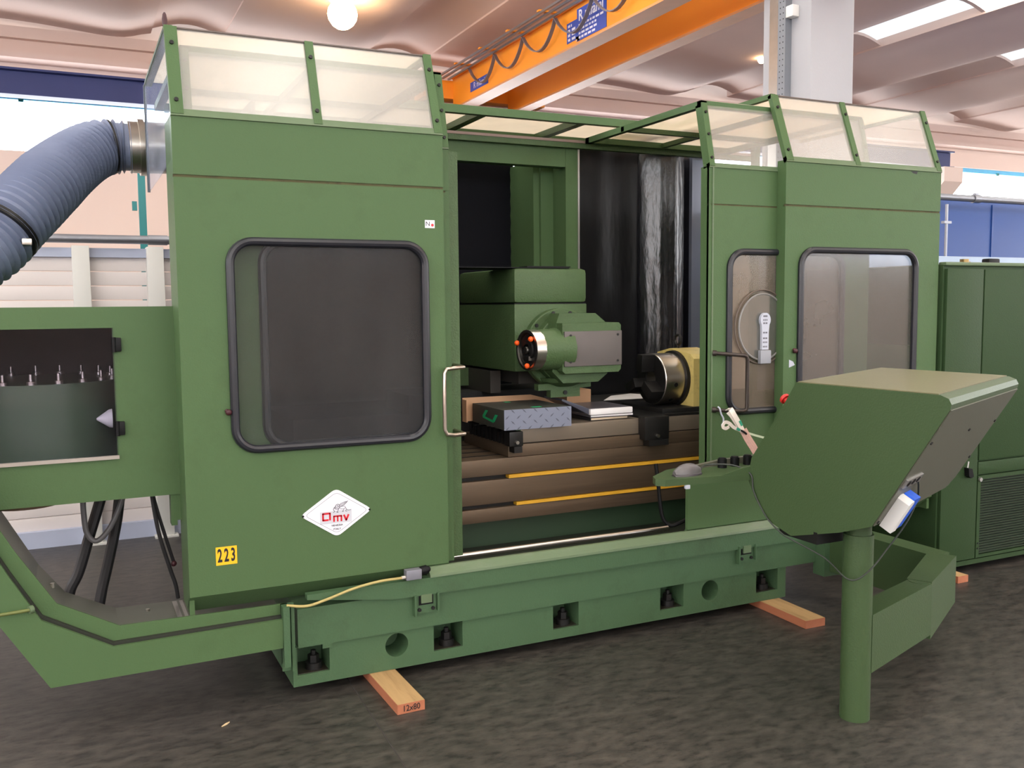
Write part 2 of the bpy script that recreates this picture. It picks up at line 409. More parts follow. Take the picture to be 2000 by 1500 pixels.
# closed vault panels near the far wall, glazed panes before them
def vault(x0, y0, y1, th=0.04):
    n = 8; lo = []; hi = []
    for i in range(n+1):
        t = i/n; x = x0+t*0.87; z = 5.11+0.10*math.sin(PI*t); lo.append((x, z)); hi.append((x, z+th))
    return B().xz(lo+hi[::-1], y0, y1)
g0 = 0.66+0.47
v0 = obj('infill_panel', vault(g0, 9.75, 12.95), CONCRETE, ceil)
pane0 = obj('skylight_pane', vault(g0+0.0, -8.4, -6.62, 0.02), SKY, ceil)
rib0 = obj('glazing_rib', vault(g0, -6.62, -6.56, 0.05), CONCRETE, ceil)
for k in range(-3, 8):
    if k: clone(v0, (PITCHX*k, 0, 0), ceil)
    for j in range(9):
        if k or j: clone(pane0, (PITCHX*k, 1.84*j, 0), ceil)
        if j < 9 and (k or j): clone(rib0, (PITCHX*k, 1.84*j, 0), ceil)

# far wall with strip window
bw = B()
bw.box(FX0, FX1, 13.3, 13.6, 0, 3.53)
bw.box(FX0, FX1, 13.3, 13.6, 4.25, 5.9)
bw.box(15.05, 15.55, 13.3, 13.6, 3.53, 4.25)
obj('wall_far', bw, WALLPAINT, kind='structure')
obj('trim_2', B().box(FX0, FX1, 13.1, 13.3, 4.86, 5.0).box(FX0, FX1, 13.2, 13.3, 4.62, 4.86), CONCRETE, kind='structure')
obj('trim_3', B().box(FX0, FX1, 12.98, 13.3, 4.60, 4.67), CONCRETE, kind='structure')
for i, (x0, x1) in enumerate(((FX0, 15.05), (15.55, FX1))):
    wn = obj('window_%d' % (i+1), B().box(x0, x1, 13.36, 13.42, 4.17, 4.25), CYAN, kind='structure')
    n = max(2, int((x1-x0)/1.7)); wd = (x1-x0)/n
    p0 = None
    for k in range(n):
        if p0 is None: p0 = obj('pane', B().box(x0, x0+wd-0.012, 13.42, 13.44, 3.53, 4.17), STRIP, wn)
        else: clone(p0, (wd*k, 0, 0), wn)
    for k in range(n):
        obj('clip', B().box(x0+wd*k-0.03, x0+wd*k+0.03, 13.33, 13.36, 4.14, 4.19), TEAL, wn)

# the other three walls of the hall, each with its own strip window
def strip_wall(name, a, b_, axis, c, wn):
    z0, z1 = 2.7, 4.4
    bx = (lambda u0, u1, d0, d1, zz0, zz1: B().box(u0, u1, c+d0, c+d1, zz0, zz1)) if axis == 'y' else (lambda u0, u1, d0, d1, zz0, zz1: B().box(c+d0, c+d1, u0, u1, zz0, zz1))
    sg = 1 if c > 0 else -1
    d0, d1 = (0, 0.3) if sg > 0 else (-0.3, 0)
    o = obj(name, bx(a, b_, d0, d1, 0, z0), WALLPAINT, kind='structure')
    obj('upper_wall', bx(a, b_, d0, d1, z1, 5.9), WALLPAINT, o)
    wi = obj('window_%d' % wn, bx(a, b_, d0*0.5, d1*0.5, z1-0.06, z1), CHANNEL, kind='structure')
    n = int((b_-a)/2); wd = (b_-a)/n; p0 = None
    for k in range(n):
        u = a+wd*k
        if p0 is None: p0 = obj('pane', bx(u+0.02, u+wd-0.02, sg*0.10, sg*0.12, z0, z1-0.06), STRIP, wi)
        else: clone(p0, (wd*k, 0, 0) if axis == 'y' else (0, wd*k, 0), wi)
        obj('mullion', bx(u-0.03, u+0.03, sg*0.02, sg*0.14, z0, z1-0.06), CHANNEL, wi)
strip_wall('wall_rear', FX0, FX1, 'y', FY0, 3)
strip_wall('wall_left', FY0, 13.3, 'x', FX0, 4)
strip_wall('wall_right', FY0, 13.3, 'x', FX1, 5)

# column in the hall, behind the machine
colm = obj('trim_4', B().box(5.30, 5.75, 5.66, 6.21, 0, 5.0, 0.012), COLUMNPAINT, kind='structure')
colm['label'] = 'white painted concrete column behind the machine'
obj('conduit', B().box(5.27, 5.30, 5.97, 6.10, 0.2, 5.0), STEEL, colm, 'bright metal cover strip')
bt = B().box(5.235, 5.30, 5.875, 5.96, 0.2, 5.0)
obj('cable_tray', bt, mat('grey_tray', (132, 136, 144), 0.5, 0.4), colm, 'grey perforated cable tray')
bd = B()
for i in range(60):
    z = 2.4+i*0.045
    for y in (5.90, 5.935): bd.cyl((5.236, y, z), (5.2335, y, z), 0.005, n=6)
obj('tray_holes', bd, DARKVOID, colm, kind='stuff')
obj('junction_box', B().box(5.23, 5.30, 5.79, 5.87, 3.79, 3.88, 0.008), WHITE, colm)

# column with bracket carrying the crane runway at its right end
c2 = obj('trim_5', B().box(15.0, 15.5, 12.95, 13.3, 0, 4.075), COLUMNPAINT, kind='structure')
obj('corbel', B().yz([(12.95, 3.45), (12.95, 4.07), (12.45, 4.07), (12.45, 3.80), (12.80, 3.45)], 15.0, 15.5), WALLPAINT, c2)

rb = thing('runway_beam', (4, 12.7, 4.15), 'dark blue steel crane runway beam along the far wall above the strip window', 'beam')
obj('web', B().box(-8.5, 15.4, 12.66, 12.70, 4.10, 4.36), RUNWAY, rb)
obj('flange', B().box(-8.5, 15.4, 12.56, 12.80, 4.36, 4.385), RUNWAY, rb)
obj('flange', B().box(-8.5, 15.4, 12.56, 12.80, 4.075, 4.10), RUNWAY, rb)

# ================================================================== OVERHEAD CRANE
cr = thing('overhead_crane', (5.9, 4, 4.47), 'orange twin-girder overhead travelling crane under the ceiling', 'crane')
for gx, wd in ((5.024, 0.214), (5.881, 0.177)):
    g = obj('girder', B().box(gx+0.015, gx+wd-0.015, -6, 12.4, 4.318, 4.72), ORANGE, cr)
    obj('bottom_flange', B().box(gx-0.01, gx+wd+0.01, -6, 12.4, 4.295, 4.318), mat('flange_orange_%d' % int(gx), (214, 148, 96), 0.35), g)
    obj('top_flange', B().box(gx-0.01, gx+wd+0.01, -6, 12.4, 4.72, 4.738), ORANGE, g)
ec = obj('end_carriage', B().box(4.6, 6.5, 12.40, 12.80, 4.45, 4.70, 0.01), ORANGE, cr)
for x in (4.75, 6.35): obj('wheel', B().cyl((x-0.05, 12.68, 4.455), (x+0.05, 12.68, 4.455), 0.07), BLACKSTEEL, ec)
for (x, z) in ((4.772, 4.705), (4.846, 4.695), (4.93, 4.686)):
    obj('festoon_rail', B().box(x-0.012, x+0.012, -6, 12.3, z-0.011, z+0.012), PIPE, cr)
ys = [11.6-0.80*k for k in range(16)]
for y in ys:
    obj('rail_bracket', B().box(4.744, 5.03, y-0.028, y+0.028, 4.715, 4.733), ORANGE, cr)
FEST = mat('festoon_cable', (120, 116, 124), 0.5)
lp0 = None
for k, y in enumerate(ys[:-1]):
    if lp0 is None:
        pts = []
        for i in range(13):
            t = i/12; pts.append((4.935+0.02*math.sin(PI*t), y-0.80*t, 4.672-0.25*math.sin(PI*t)**0.8))
        b = B()
        b.loft([[Vector(p)+Vector((0, 0, 0.006)), Vector(p)+Vector((0.045, 0, 0.006)), Vector(p)+Vector((0.045, 0, -0.006)), Vector(p)+Vector((0, 0, -0.006))] for p in pts])
        lp0 = obj('festoon_loop', b, FEST, cr)
    else: clone(lp0, (0, -0.80*k, 0), cr)
XW = 5.020+0.013
sg = obj('sign', B().box(XW, XW+0.012, 8.258, 8.854, 4.341, 4.672).box(XW, XW+0.012, 8.854, 9.078, 4.369, 4.579), SIGNBLUE, cr, 'blue maker sign with white lettering')
XD, YD = (0, -1, 0), (0, 0, 1)
text('lettering', 'R mfami', 0.154, (XW-0.001, 8.565, 4.593), XD, YD, SIGNWHITE, sg, 1.0, bold=0.02)
obj('logo_bar', B().box(XW-0.002, XW, 8.267, 8.5, 4.64, 4.666), SIGNWHITE, sg)
for i in range(4):
    bl = B()
    yy = 8.817
    while yy > (8.341 if i == 0 else 8.481):
        wl = random.uniform(0.03, 0.07); bl.box(XW-0.0015, XW, yy-wl, yy, 4.5-i*0.042-0.012, 4.5-i*0.042+0.010); yy -= wl+0.02
    obj('small_print', bl, SIGNWHITE, sg)
for i in range(4):
    bl = B()
    for y0, y1 in ((9.05, 9.003), (8.966, 8.891)):
        if i == 0 and y1 == 8.891: y0, y1 = 8.984, 8.966
        bl.box(XW-0.0015, XW, y1, y0, 4.542-i*0.048-0.012, 4.542-i*0.048+0.014)
    obj('small_print', bl, SIGNWHITE, sg)
obj('sticker', B().box(XW, XW+0.008, 8.798, 8.882, 4.346, 4.393), mat('pale_sticker', (240, 196, 160)), sg)
sg2 = obj('sign', B().box(XW, XW+0.012, 11.184, 11.762, 4.411, 4.532), SIGNBLUE, cr, 'small blue sign near the far end')
text('lettering', 'R mfami', 0.112, (XW-0.001, 11.464, 4.472), XD, YD, SIGNWHITE, sg2, 1.0)

# high-bay lamps
def lamp(x, y, z, r, label):
    t = thing('high_bay_lamp', (x, y, z), label, 'lamp')
    obj('shade', B().lathe((x, y, z+r*2.3), (0, 0, -1), [(0, r*0.35), (r*0.7, r*0.5), (r*1.5, r*0.9), (r*1.55, r*0.9), (r*1.45, r*0.8), (r*0.8, r*0.42)], 20), ALU, t)
    obj('bulb', B().sphere((x, y, z-r*0.15), r*1.05), BULB, t)
    obj('rod', B().cyl((x, y, z+r*2.2), (x, y, 5.2), 0.012, n=8), PIPE, t)
    return t
lamp(2.94, 10.5, 4.85, 0.16, 'glowing high-bay lamp on the ceiling above the left enclosure')
lamp(9.02, 10.6, 4.98, 0.05, 'small distant glowing lamp beside the white column')

# ================================================================== PARTITION, POST, PIPES
pt = thing('partition_fence', (0.3, 6.7, 0), 'white planked partition with pale posts behind the machine', 'fence')
posts = [-1.46, -0.96, 0.09, 0.54, 1.6, 2.6, 3.6, 4.6]
plank0 = None
for s_ in range(len(posts)-1):
    x0, x1 = posts[s_]+0.03, posts[s_+1]-0.03
    pl = None
    for k in range(19):
        if pl is None: pl = obj('plank', B().box(x0, x1, 6.70, 6.73, 0.105, 0.105+0.0885, 0.003), PLANK, pt)
        else: clone(pl, (0, 0, 0.094*k), pt)
    obj('top_channel', B().box(x0, x1, 6.67, 6.75, 1.885, 1.945), CHANNEL, pt)
    obj('bottom_channel', B().box(x0, x1, 6.66, 6.76, 0.0, 0.11), CHANNEL, pt)
for x in posts:
    obj('post', B().box(x-0.052, x+0.052, 6.60, 6.75, 0, 1.955, 0.004).box(x-0.075, x+0.075, 6.57, 6.78, 0, 0.012), POSTGREY, pt)
obj('hand_rail', B().cyl((-2.2, 6.62, 2.0), (4.7, 6.62, 2.0), 0.028).cyl((0.5, 6.62, 2.0), (0.62, 6.62, 2.0), 0.033), PIPE, pt)

obj_t = obj('standing_post', B().box(0.615, 0.675, 8.97, 9.03, 0, 2.95).box(0.56, 0.60, 8.98, 9.02, 2.42, 2.5).box(0.54, 0.74, 8.9, 9.1, 0, 0.015), TEAL)
tag(obj_t, 'teal green upright steel post behind the grey rail at the left', 'post')

bc = thing('storage_container', (10.2, 8, 0), 'tall blue steel container beyond the green electrical cabinet', 'container')
obj('body', B().box(8.75, 12.2, 7.4, 9.4, 0, 2.70, 0.02), BLUE, bc)
for x in (8.62,): obj('corner_post', B().box(x-0.16, x+0.10, 7.34, 7.5, 0, 2.68, 0.02), mat('dark_blue_post', (58, 72, 128), 0.4), bc)
for x in (9.72, 10.6, 11.5): obj('seam_strip', B().box(x-0.012, x+0.012, 7.385, 7.4, 0.1, 2.65), BLUE, bc)
pr_ = obj('overhead_pipe', B().cyl((6.2, 6.9, 2.63), (13.5, 6.9, 2.63), 0.035).cyl((8.75, 6.9, 2.63), (8.85, 6.9, 2.63), 0.045).box(8.78, 8.82, 6.88, 6.92, 2.63, 2.69).cyl((13.3, 6.9, 0), (13.3, 6.9, 2.63), 0.03).cyl((6.3, 6.9, 0), (6.3, 6.9, 2.63), 0.03), PIPE)
tag(pr_, 'blue-grey pipe running level above the blue container', 'pipe')
pp_ = obj('standing_pipe', B().cyl((7.88, 6.5, 0), (7.88, 6.5, 2.50), 0.014).box(7.83, 7.93, 6.48, 6.52, 2.31, 2.335), PIPE)
tag(pp_, 'thin bright upright pipe in front of the blue container', 'pipe')

# ================================================================== MACHINING CENTRE
YF = 3.597
mc = thing('milling_machine', (2.3, 4.4, 0.04), 'large green machining centre with open sliding doors and a white diamond badge', 'machine')

# ---- bed casting
bs = B()
pockets = [(0.76, 0.89), (1.338, 1.47), (1.911, 2.043), (2.49, 2.626), (3.071, 3.21)]
xa, xb, zb, zl = 0.743, 3.263, 0.042, 0.203
bs.box(xa, xb, YF, YF+0.14, zb, 0.087)                      # toe strip
edges = [xa]+[e for p in pockets for e in p]+[xb]
holes = {2: (1.174, 0.151), 8: (2.783, 0.152)}
for i in range(0, len(edges), 2):
    x0, x1 = edges[i], edges[i+1]
    if i in holes: bs.ringplate(x0, x1, 0.087, zl, circ(holes[i][0], holes[i][1]-0.008, 0.050, 32), YF, YF+0.14)
    else: bs.box(x0, x1, YF, YF+0.14, 0.087, zl)
bs.box(xa, xb, YF+0.14, 5.0, zb, zl)
obj('bed_casting', bs, GREEN_BASE, mc)
obj('bed_upper', B().box(xa+0.02, 3.60, YF-0.012, 5.0, zl, 0.36).box(0.86, 0.90, YF-0.012, YF, 0.185, zl), GREEN_BASE, mc)
obj('end_bracket', B().box(0.70, 0.725, YF-0.055, YF, 0.15, 0.39).box(0.735, 0.748, YF-0.03, YF, 0.12, 0.385).box(0.70, 0.75, YF-0.012, YF, 0.12, 0.39), GREEN_BASE, mc)
for x0, x1 in pockets:
    xm = (x0+x1)/2+0.012
    bt = obj('levelling_bolt', B().cyl((xm, YF+0.055, 0.087), (xm, YF+0.055, 0.115), 0.034, n=16).cyl((xm, YF+0.055, 0.115), (xm, YF+0.055, 0.145), 0.023, n=6).cyl((xm, YF+0.055, 0.145), (xm, YF+0.055, 0.162), 0.011, n=10), BLACKSTEEL, mc)
    obj('oil_puddle', B().box(x0+0.004, x1-0.004, YF+0.01, YF+0.138, 0.087, 0.089), mat('oily_grime', (40, 36, 30), 0.3), bt)
# clasps on the upper bed
for xc in (1.297, 2.985):
    c = obj('clasp', B().box(xc-0.045, xc+0.045, YF-0.024, YF-0.012, 0.270, 0.352).box(xc-0.054, xc-0.047, YF-0.04, YF-0.012, 0.262, 0.352).box(xc+0.047, xc+0.054, YF-0.04, YF-0.012, 0.275, 0.352), GREEN_BASE, mc)
    obj('clasp_slot', B().box(xc-0.032, xc+0.032, YF-0.026, YF-0.0235, 0.305, 0.352), BLACK, c)
    obj('clasp_plate', B().box(xc-0.024, xc+0.024, YF-0.034, YF-0.026, 0.314, 0.350), GREEN_SILL, c)
    for dx in (-0.03, 0.03): obj('screw', B().cyl((xc+dx, YF-0.024, 0.286), (xc+dx, YF-0.031, 0.286), 0.008, n=8), BLACKSTEEL, c)

# ---- drip fascia and sill
bf = B()
bf.prism([(1.16, YF-0.03, 0.347), (3.62, YF-0.03, 0.333), (3.62, YF-0.03, 0.418), (0.80, YF-0.03, 0.418), (0.80, YF-0.03, 0.398)], (0, 0.04, 0))
obj('drip_fascia', bf, GREEN_BASE, mc)
obj('sill', B().yz([(YF-0.035, 0.418), (YF-0.033, 0.428), (YF-0.006, 0.456), (YF+0.008, 0.457), (YF+0.008, 0.418)], 1.315, 3.62), GREEN_SILL, mc)
obj('sill_gutter', B().box(1.43, 3.5, YF+0.008, YF+0.02, 0.37, 0.45).box(1.43, 3.5, YF+0.02, YF+0.50, 0.361, 0.37), mat('dark_gutter', (38, 42, 34), 0.5), mc)
obj('guide_rod', B().cyl((1.05, 3.78, 0.43), (2.66, 3.78, 0.43), 0.013), STEEL, mc)

obj('coolant_line', B().tube(curve([(2.655, 3.88, 0.74), (2.655, 3.86, 0.66), (2.655, 3.84, 0.55), (2.66, 3.82, 0.47), (2.69, 3.80, 0.435), (2.74, 3.78, 0.45), (2.80, 3.78, 0.47)]), 0.010, 8), BLACK, mc, 'black coolant line')

# ---- housing panels (left and right), with slanted acrylic above
def housing(x0, x1, win, left):
    sd = obj('left_housing' if left else 'right_housing', B().ringplate(x0, x1, 0.462, 2.024, rrect(*win, 0.085), YF, YF+0.018), GREEN, mc)
    obj('top_panel', B().box(x0, x1, YF, YF+0.018, 2.034, 2.248), GREEN, sd)
    obj('seam', B().box(x0, x1, YF+0.004, YF+0.012, 2.022, 2.036), RUST, sd, 'rusty paint-chipped seam')
    obj('hem', B().yz([(YF, 0.462), (YF+0.018, 0.462), (YF+0.095, 0.392), (YF+0.085, 0.385)], x0, x1), GREEN, sd)
    # slanted light panels
    a, b_ = Vector((0, YF, 2.248)), Vector((0, YF+0.125, 2.588))
    up_ = (b_-a).normalized(); nn = Vector((0, -up_.z, up_.y))
    def strip(xx0, xx1, t0, t1, th0, th1):
        L_ = (b_-a).length; P = a+up_*(L_*t0); Q = a+up_*(L_*t1)
        return [Vector((xx0, 0, 0))+P+nn*th0, Vector((xx0, 0, 0))+Q+nn*th0, Vector((xx0, 0, 0))+Q+nn*th1, Vector((xx0, 0, 0))+P+nn*th1], (xx1-xx0, 0, 0)
    pts, d = strip(x0, x1, -0.02, 0.055, -0.02, 0.004); obj('lower_rail', B().prism(pts, d), GREEN_SILL, sd)
    mids = {True: (0.90,), False: (3.70,)}[left]
    bars = [(x0, x0+0.045)]+[(m-0.015, m+0.018) for m in mids]+[(x1-0.035, x1)]
    for bx0, bx1 in bars:
        pts, d = strip(bx0, bx1, 0.0, 1.0, -0.02, 0.006); br = obj('corner_bar', B().prism(pts, d), GREEN, sd)
        for t in (0.15, 0.80):
            p = a+up_*((b_-a).length*t)+Vector(((bx0+bx1)/2, 0, 0))
            obj('screw', B().cyl(p+nn*0.004, p+nn*0.012, 0.008, n=8), BLACKSTEEL, br)
    pts, d = strip(x0+0.005, x1-0.005, 0.05, 1.0, -0.006, -0.002); obj('front_acrylic', B().prism(pts, d), PLEXI, sd, 'scuffed clear acrylic', smooth=False)
    pts, d = strip(x0, x1, 0.985, 1.0, -0.012, 0.002); obj('top_edge', B().prism(pts, d), mat('dark_edge', (92, 80, 76), 0.5), sd)
    obj('roof_sheet', B().box(x0+0.03, x1-0.02, YF+0.14, 4.64, 2.583, 2.587), ROOFPLEXI, sd, 'translucent roof sheet', smooth=False)
    for xx in (x0, x1-0.03): obj('roof_bar', B().box(xx, xx+0.03, YF+0.12, 4.66, 2.568, 2.592), GREEN, sd)
    # window
    wx0, wx1, wz0, wz1 = win
    pth = [Vector((x, YF-0.006, z)) for x, z in rrect(wx0, wx1, wz0, wz1, 0.085, 8)]
    obj('window_seal', B().tube(pth, 0.0165, 10, closed=True), RUBBER, sd)
    obj('window_glass', B().xz(rrect(wx0, wx1, wz0, wz1, 0.085), YF+0.004, YF+0.009), GLASSFRONT if left else GLASSGREY, sd, smooth=False)
    return sd
LH = housing(0.366, 1.412, (0.553, 1.325, 1.008, 1.797), True)
RH = housing(3.225, 4.31, (3.325, 4.128, 1.008, 1.812), False)
obj('left_return', B().box(0.366, 0.384, YF+0.018, 3.83, 0.39, 2.248), GREEN, LH)
obj('left_return', B().box(3.225, 3.243, YF+0.018, YF+0.062, 0.39, 2.25), GREEN, RH)
obj('right_return', B().box(4.292, 4.31, YF+0.018, 4.4, 0.39, 1.3), GREEN, RH)
obj('top_pin', B().lathe((0.372, 3.735, 2.59), (0, 0, 1), [(0, 0.009), (0.025, 0.010), (0.042, 0.007), (0.05, 0.003)], 10), DARKRED, LH, 'small dark red pin')
obj('lower_panel', B().box(2.645, 3.225, YF-0.002, YF+0.016, 0.462, 0.73), GREEN, RH)
obj('lower_hem', B().yz([(YF, 0.462), (YF+0.018, 0.462), (YF+0.055, 0.412), (YF+0.065, 0.402)], 2.645, 3.225), GREEN, RH)
obj('latch_pin', B().sphere((0.529, YF-0.012, 1.157), 0.012).sphere((0.522, YF-0.012, 1.163), 0.007), DARKRED, LH, 'dark red window pin')
obj('latch_pin', B().sphere((3.291, YF-0.012, 1.306), 0.013).sphere((3.284, YF-0.012, 1.312), 0.008), DARKRED, RH, 'dark red window pin')
obj('sticker_remnant', B().prism([(3.262, YF-0.001, 1.262), (3.262, YF-0.001, 1.222), (3.300, YF-0.001, 1.234), (3.288, YF-0.001, 1.252)], (0, 0.001, 0)), LTGREY, RH, 'torn grey sticker')
obj('paint_chip', B().prism([(4.08, YF-0.0006, 2.268-0.03), (4.13, YF-0.0006, 2.270-0.03), (4.125, YF-0.0006, 2.255-0.03), (4.10, YF-0.0006, 2.258-0.03)], (0, 0.0006, 0)), INK, RH)
sn = obj('small_sticker', B().box(1.330, 1.372, YF-0.001, YF, 1.866, 1.898), WHITEPLATE, LH, 'small white sticker with a red dot')
text('lettering', 'N', 0.026, (1.342, YF-0.0012, 1.882), (1, 0, 0), (0, 0, 1), INK, sn)
obj('dot', B().cyl((1.362, YF-0.001, 1.878), (1.362, YF-0.0022, 1.878), 0.006, n=10), RED, sn)

# number sticker
ns = obj('number_sticker', B().box(0.465, 0.543, YF-0.001, YF, 0.573, 0.643), YELLOWSTICK, LH, 'yellow sticker reading 223')
for i, d in enumerate('223'):
    text('digit', d, 0.070, (0.4795+0.0245*i, YF-0.0012, 0.6075), (1, 0, 0), (0, 0, 1), INK, ns, 0.50, bold=0.028)

# diamond badge
cxb, czb = 0.9335, 0.729
def diamond(hw, hh, r):
    pts = []
    cor = [(cxb+hw, czb), (cxb, czb+hh), (cxb-hw, czb), (cxb, czb-hh)]
    for i in range(4):
        p, c, n = Vector(cor[i-1]), Vector(cor[i]), Vector(cor[(i+1) % 4])
        a = c+(p-c).normalized()*r; b = c+(n-c).normalized()*r
        for k in range(6):
            t = k/5; q = a*(1-t)**2+c*2*t*(1-t)+b*t*t; pts.append((q.x, q.y))
    return pts
bdg = obj('badge', B().xz(diamond(0.146, 0.098, 0.022), YF-0.004, YF), WHITEPLATE, LH, 'white diamond maker badge with winged lion and red letters')
def ribbon(b, pts, wd, y, closed=False):
    P = [Vector((x, 0, z)) for x, z in pts]; n = len(P)
    for i in range(n if closed else n-1):
        p, q = P[i], P[(i+1) % n]; d = (q-p)
        if d.length < 1e-7: continue
        d.normalize(); o_ = Vector((-d.z, 0, d.x))*wd/2; e = d*wd*0.3
        v = [b.bm.verts.new(Vector((t.x, y, t.z))) for t in (p-e+o_, q+e+o_, q+e-o_, p-e-o_)]
        b.face(v)
    return b
YB_ = YF-0.0046
obj('border_line', ribbon(B(), diamond(0.128, 0.083, 0.018), 0.0012, YB_, True), GREYINK, bdg, smooth=False)
for dx in (-0.135, 0.135): obj('rivet', B().cyl((cxb+dx, YF-0.004, czb-0.001), (cxb+dx, YF-0.0065, czb-0.001), 0.0042, n=10), BLACK, bdg)
obj('pale_patch', B().box(cxb-0.068, cxb+0.060, YB_+0.0002, YF-0.0042, czb-0.042, czb+0.008), PALEGREYINK, bdg)
# big squared O with a notch at the lower right, then m v
S_ = lambda x, z: (cxb+x, czb+z)
obj('letter_o', ribbon(B(), [S_(-0.036, -0.026), S_(-0.056, -0.026), S_(-0.056, 0.000), S_(-0.028, 0.000), S_(-0.028, -0.026)], 0.0075, YB_-0.0004), RED, bdg, smooth=False)
obj('letter_m', ribbon(B(), [S_(-0.012, -0.034), S_(-0.012, -0.014), S_(0.018, -0.014), S_(0.018, -0.034)], 0.0066, YB_-0.0004).__class__() if False else ribbon(ribbon(B(), [S_(-0.012, -0.034), S_(-0.012, -0.014), S_(0.018, -0.014), S_(0.018, -0.034)], 0.0068, YB_-0.0004), [S_(0.003, -0.014), S_(0.003, -0.034)], 0.0064, YB_-0.0004), RED, bdg, smooth=False)
obj('letter_v', ribbon(B(), [S_(0.029, -0.013), S_(0.038, -0.033), S_(0.047, -0.013)], 0.0075, YB_-0.0004), RED, bdg, smooth=False)
lion = B()
LN = lambda pts, wd=0.0016: ribbon(lion, [S_(x, z) for x, z in pts], wd, YB_-0.0004)
LN([(-0.014, 0.002), (-0.008, 0.006), (-0.014, 0.013), (-0.012, 0.020), (-0.006, 0.024), (-0.004, 0.030), (0.002, 0.034), (0.009, 0.033), (0.012, 0.028), (0.010, 0.021)], 0.0022)   # foreleg, mane, head
LN([(-0.004, 0.030), (-0.005, 0.024), (0.0, 0.021), (0.006, 0.022), (0.008, 0.027)], 0.0018)
LN([(0.002, 0.029), (0.004, 0.027)], 0.003)
LN([(-0.006, 0.024), (-0.008, 0.018), (-0.002, 0.015), (0.006, 0.015), (0.012, 0.019)], 0.0026)
LN([(0.008, 0.015), (0.004, 0.006), (0.000, 0.002), (0.006, 0.001)], 0.0022)
LN([(0.013, 0.016), (0.022, 0.013), (0.030, 0.013), (0.036, 0.019), (0.032, 0.024), (0.020, 0.024)], 0.0015)   # belly, back
LN([(0.030, 0.013), (0.026, 0.006), (0.022, 0.003), (0.028, 0.002)], 0.0018)
LN([(0.036, 0.019), (0.039, 0.010), (0.036, 0.003), (0.042, 0.002)], 0.0018)
LN([(0.039, 0.012), (0.046, 0.006), (0.054, 0.006), (0.058, 0.008)], 0.0018)                 # tail
LN([(0.010, 0.024), (0.016, 0.036), (0.028, 0.040), (0.040, 0.042)], 0.0014)                 # wing
LN([(0.012, 0.021), (0.026, 0.027), (0.038, 0.036), (0.046, 0.044)], 0.0020)
LN([(0.014, 0.027), (0.028, 0.033), (0.042, 0.042)], 0.0012); LN([(0.014, 0.031), (0.028, 0.037), (0.040, 0.042)], 0.0012)
LN([(0.016, 0.024), (0.030, 0.029), (0.042, 0.039)], 0.0011)
obj('winged_lion', lion, GREYINK, bdg, smooth=False)
text('small_print', 'VENEZIA', 0.0105, S_(0.0, -0.0515)[0:1]+(YF-0.0046, czb-0.051), (1, 0, 0), (0, 0, 1), INK, bdg, 1.15)
text('small_print', 'ITALY', 0.0105, (cxb, YF-0.0046, czb-0.066), (1, 0, 0), (0, 0, 1), INK, bdg, 1.15)

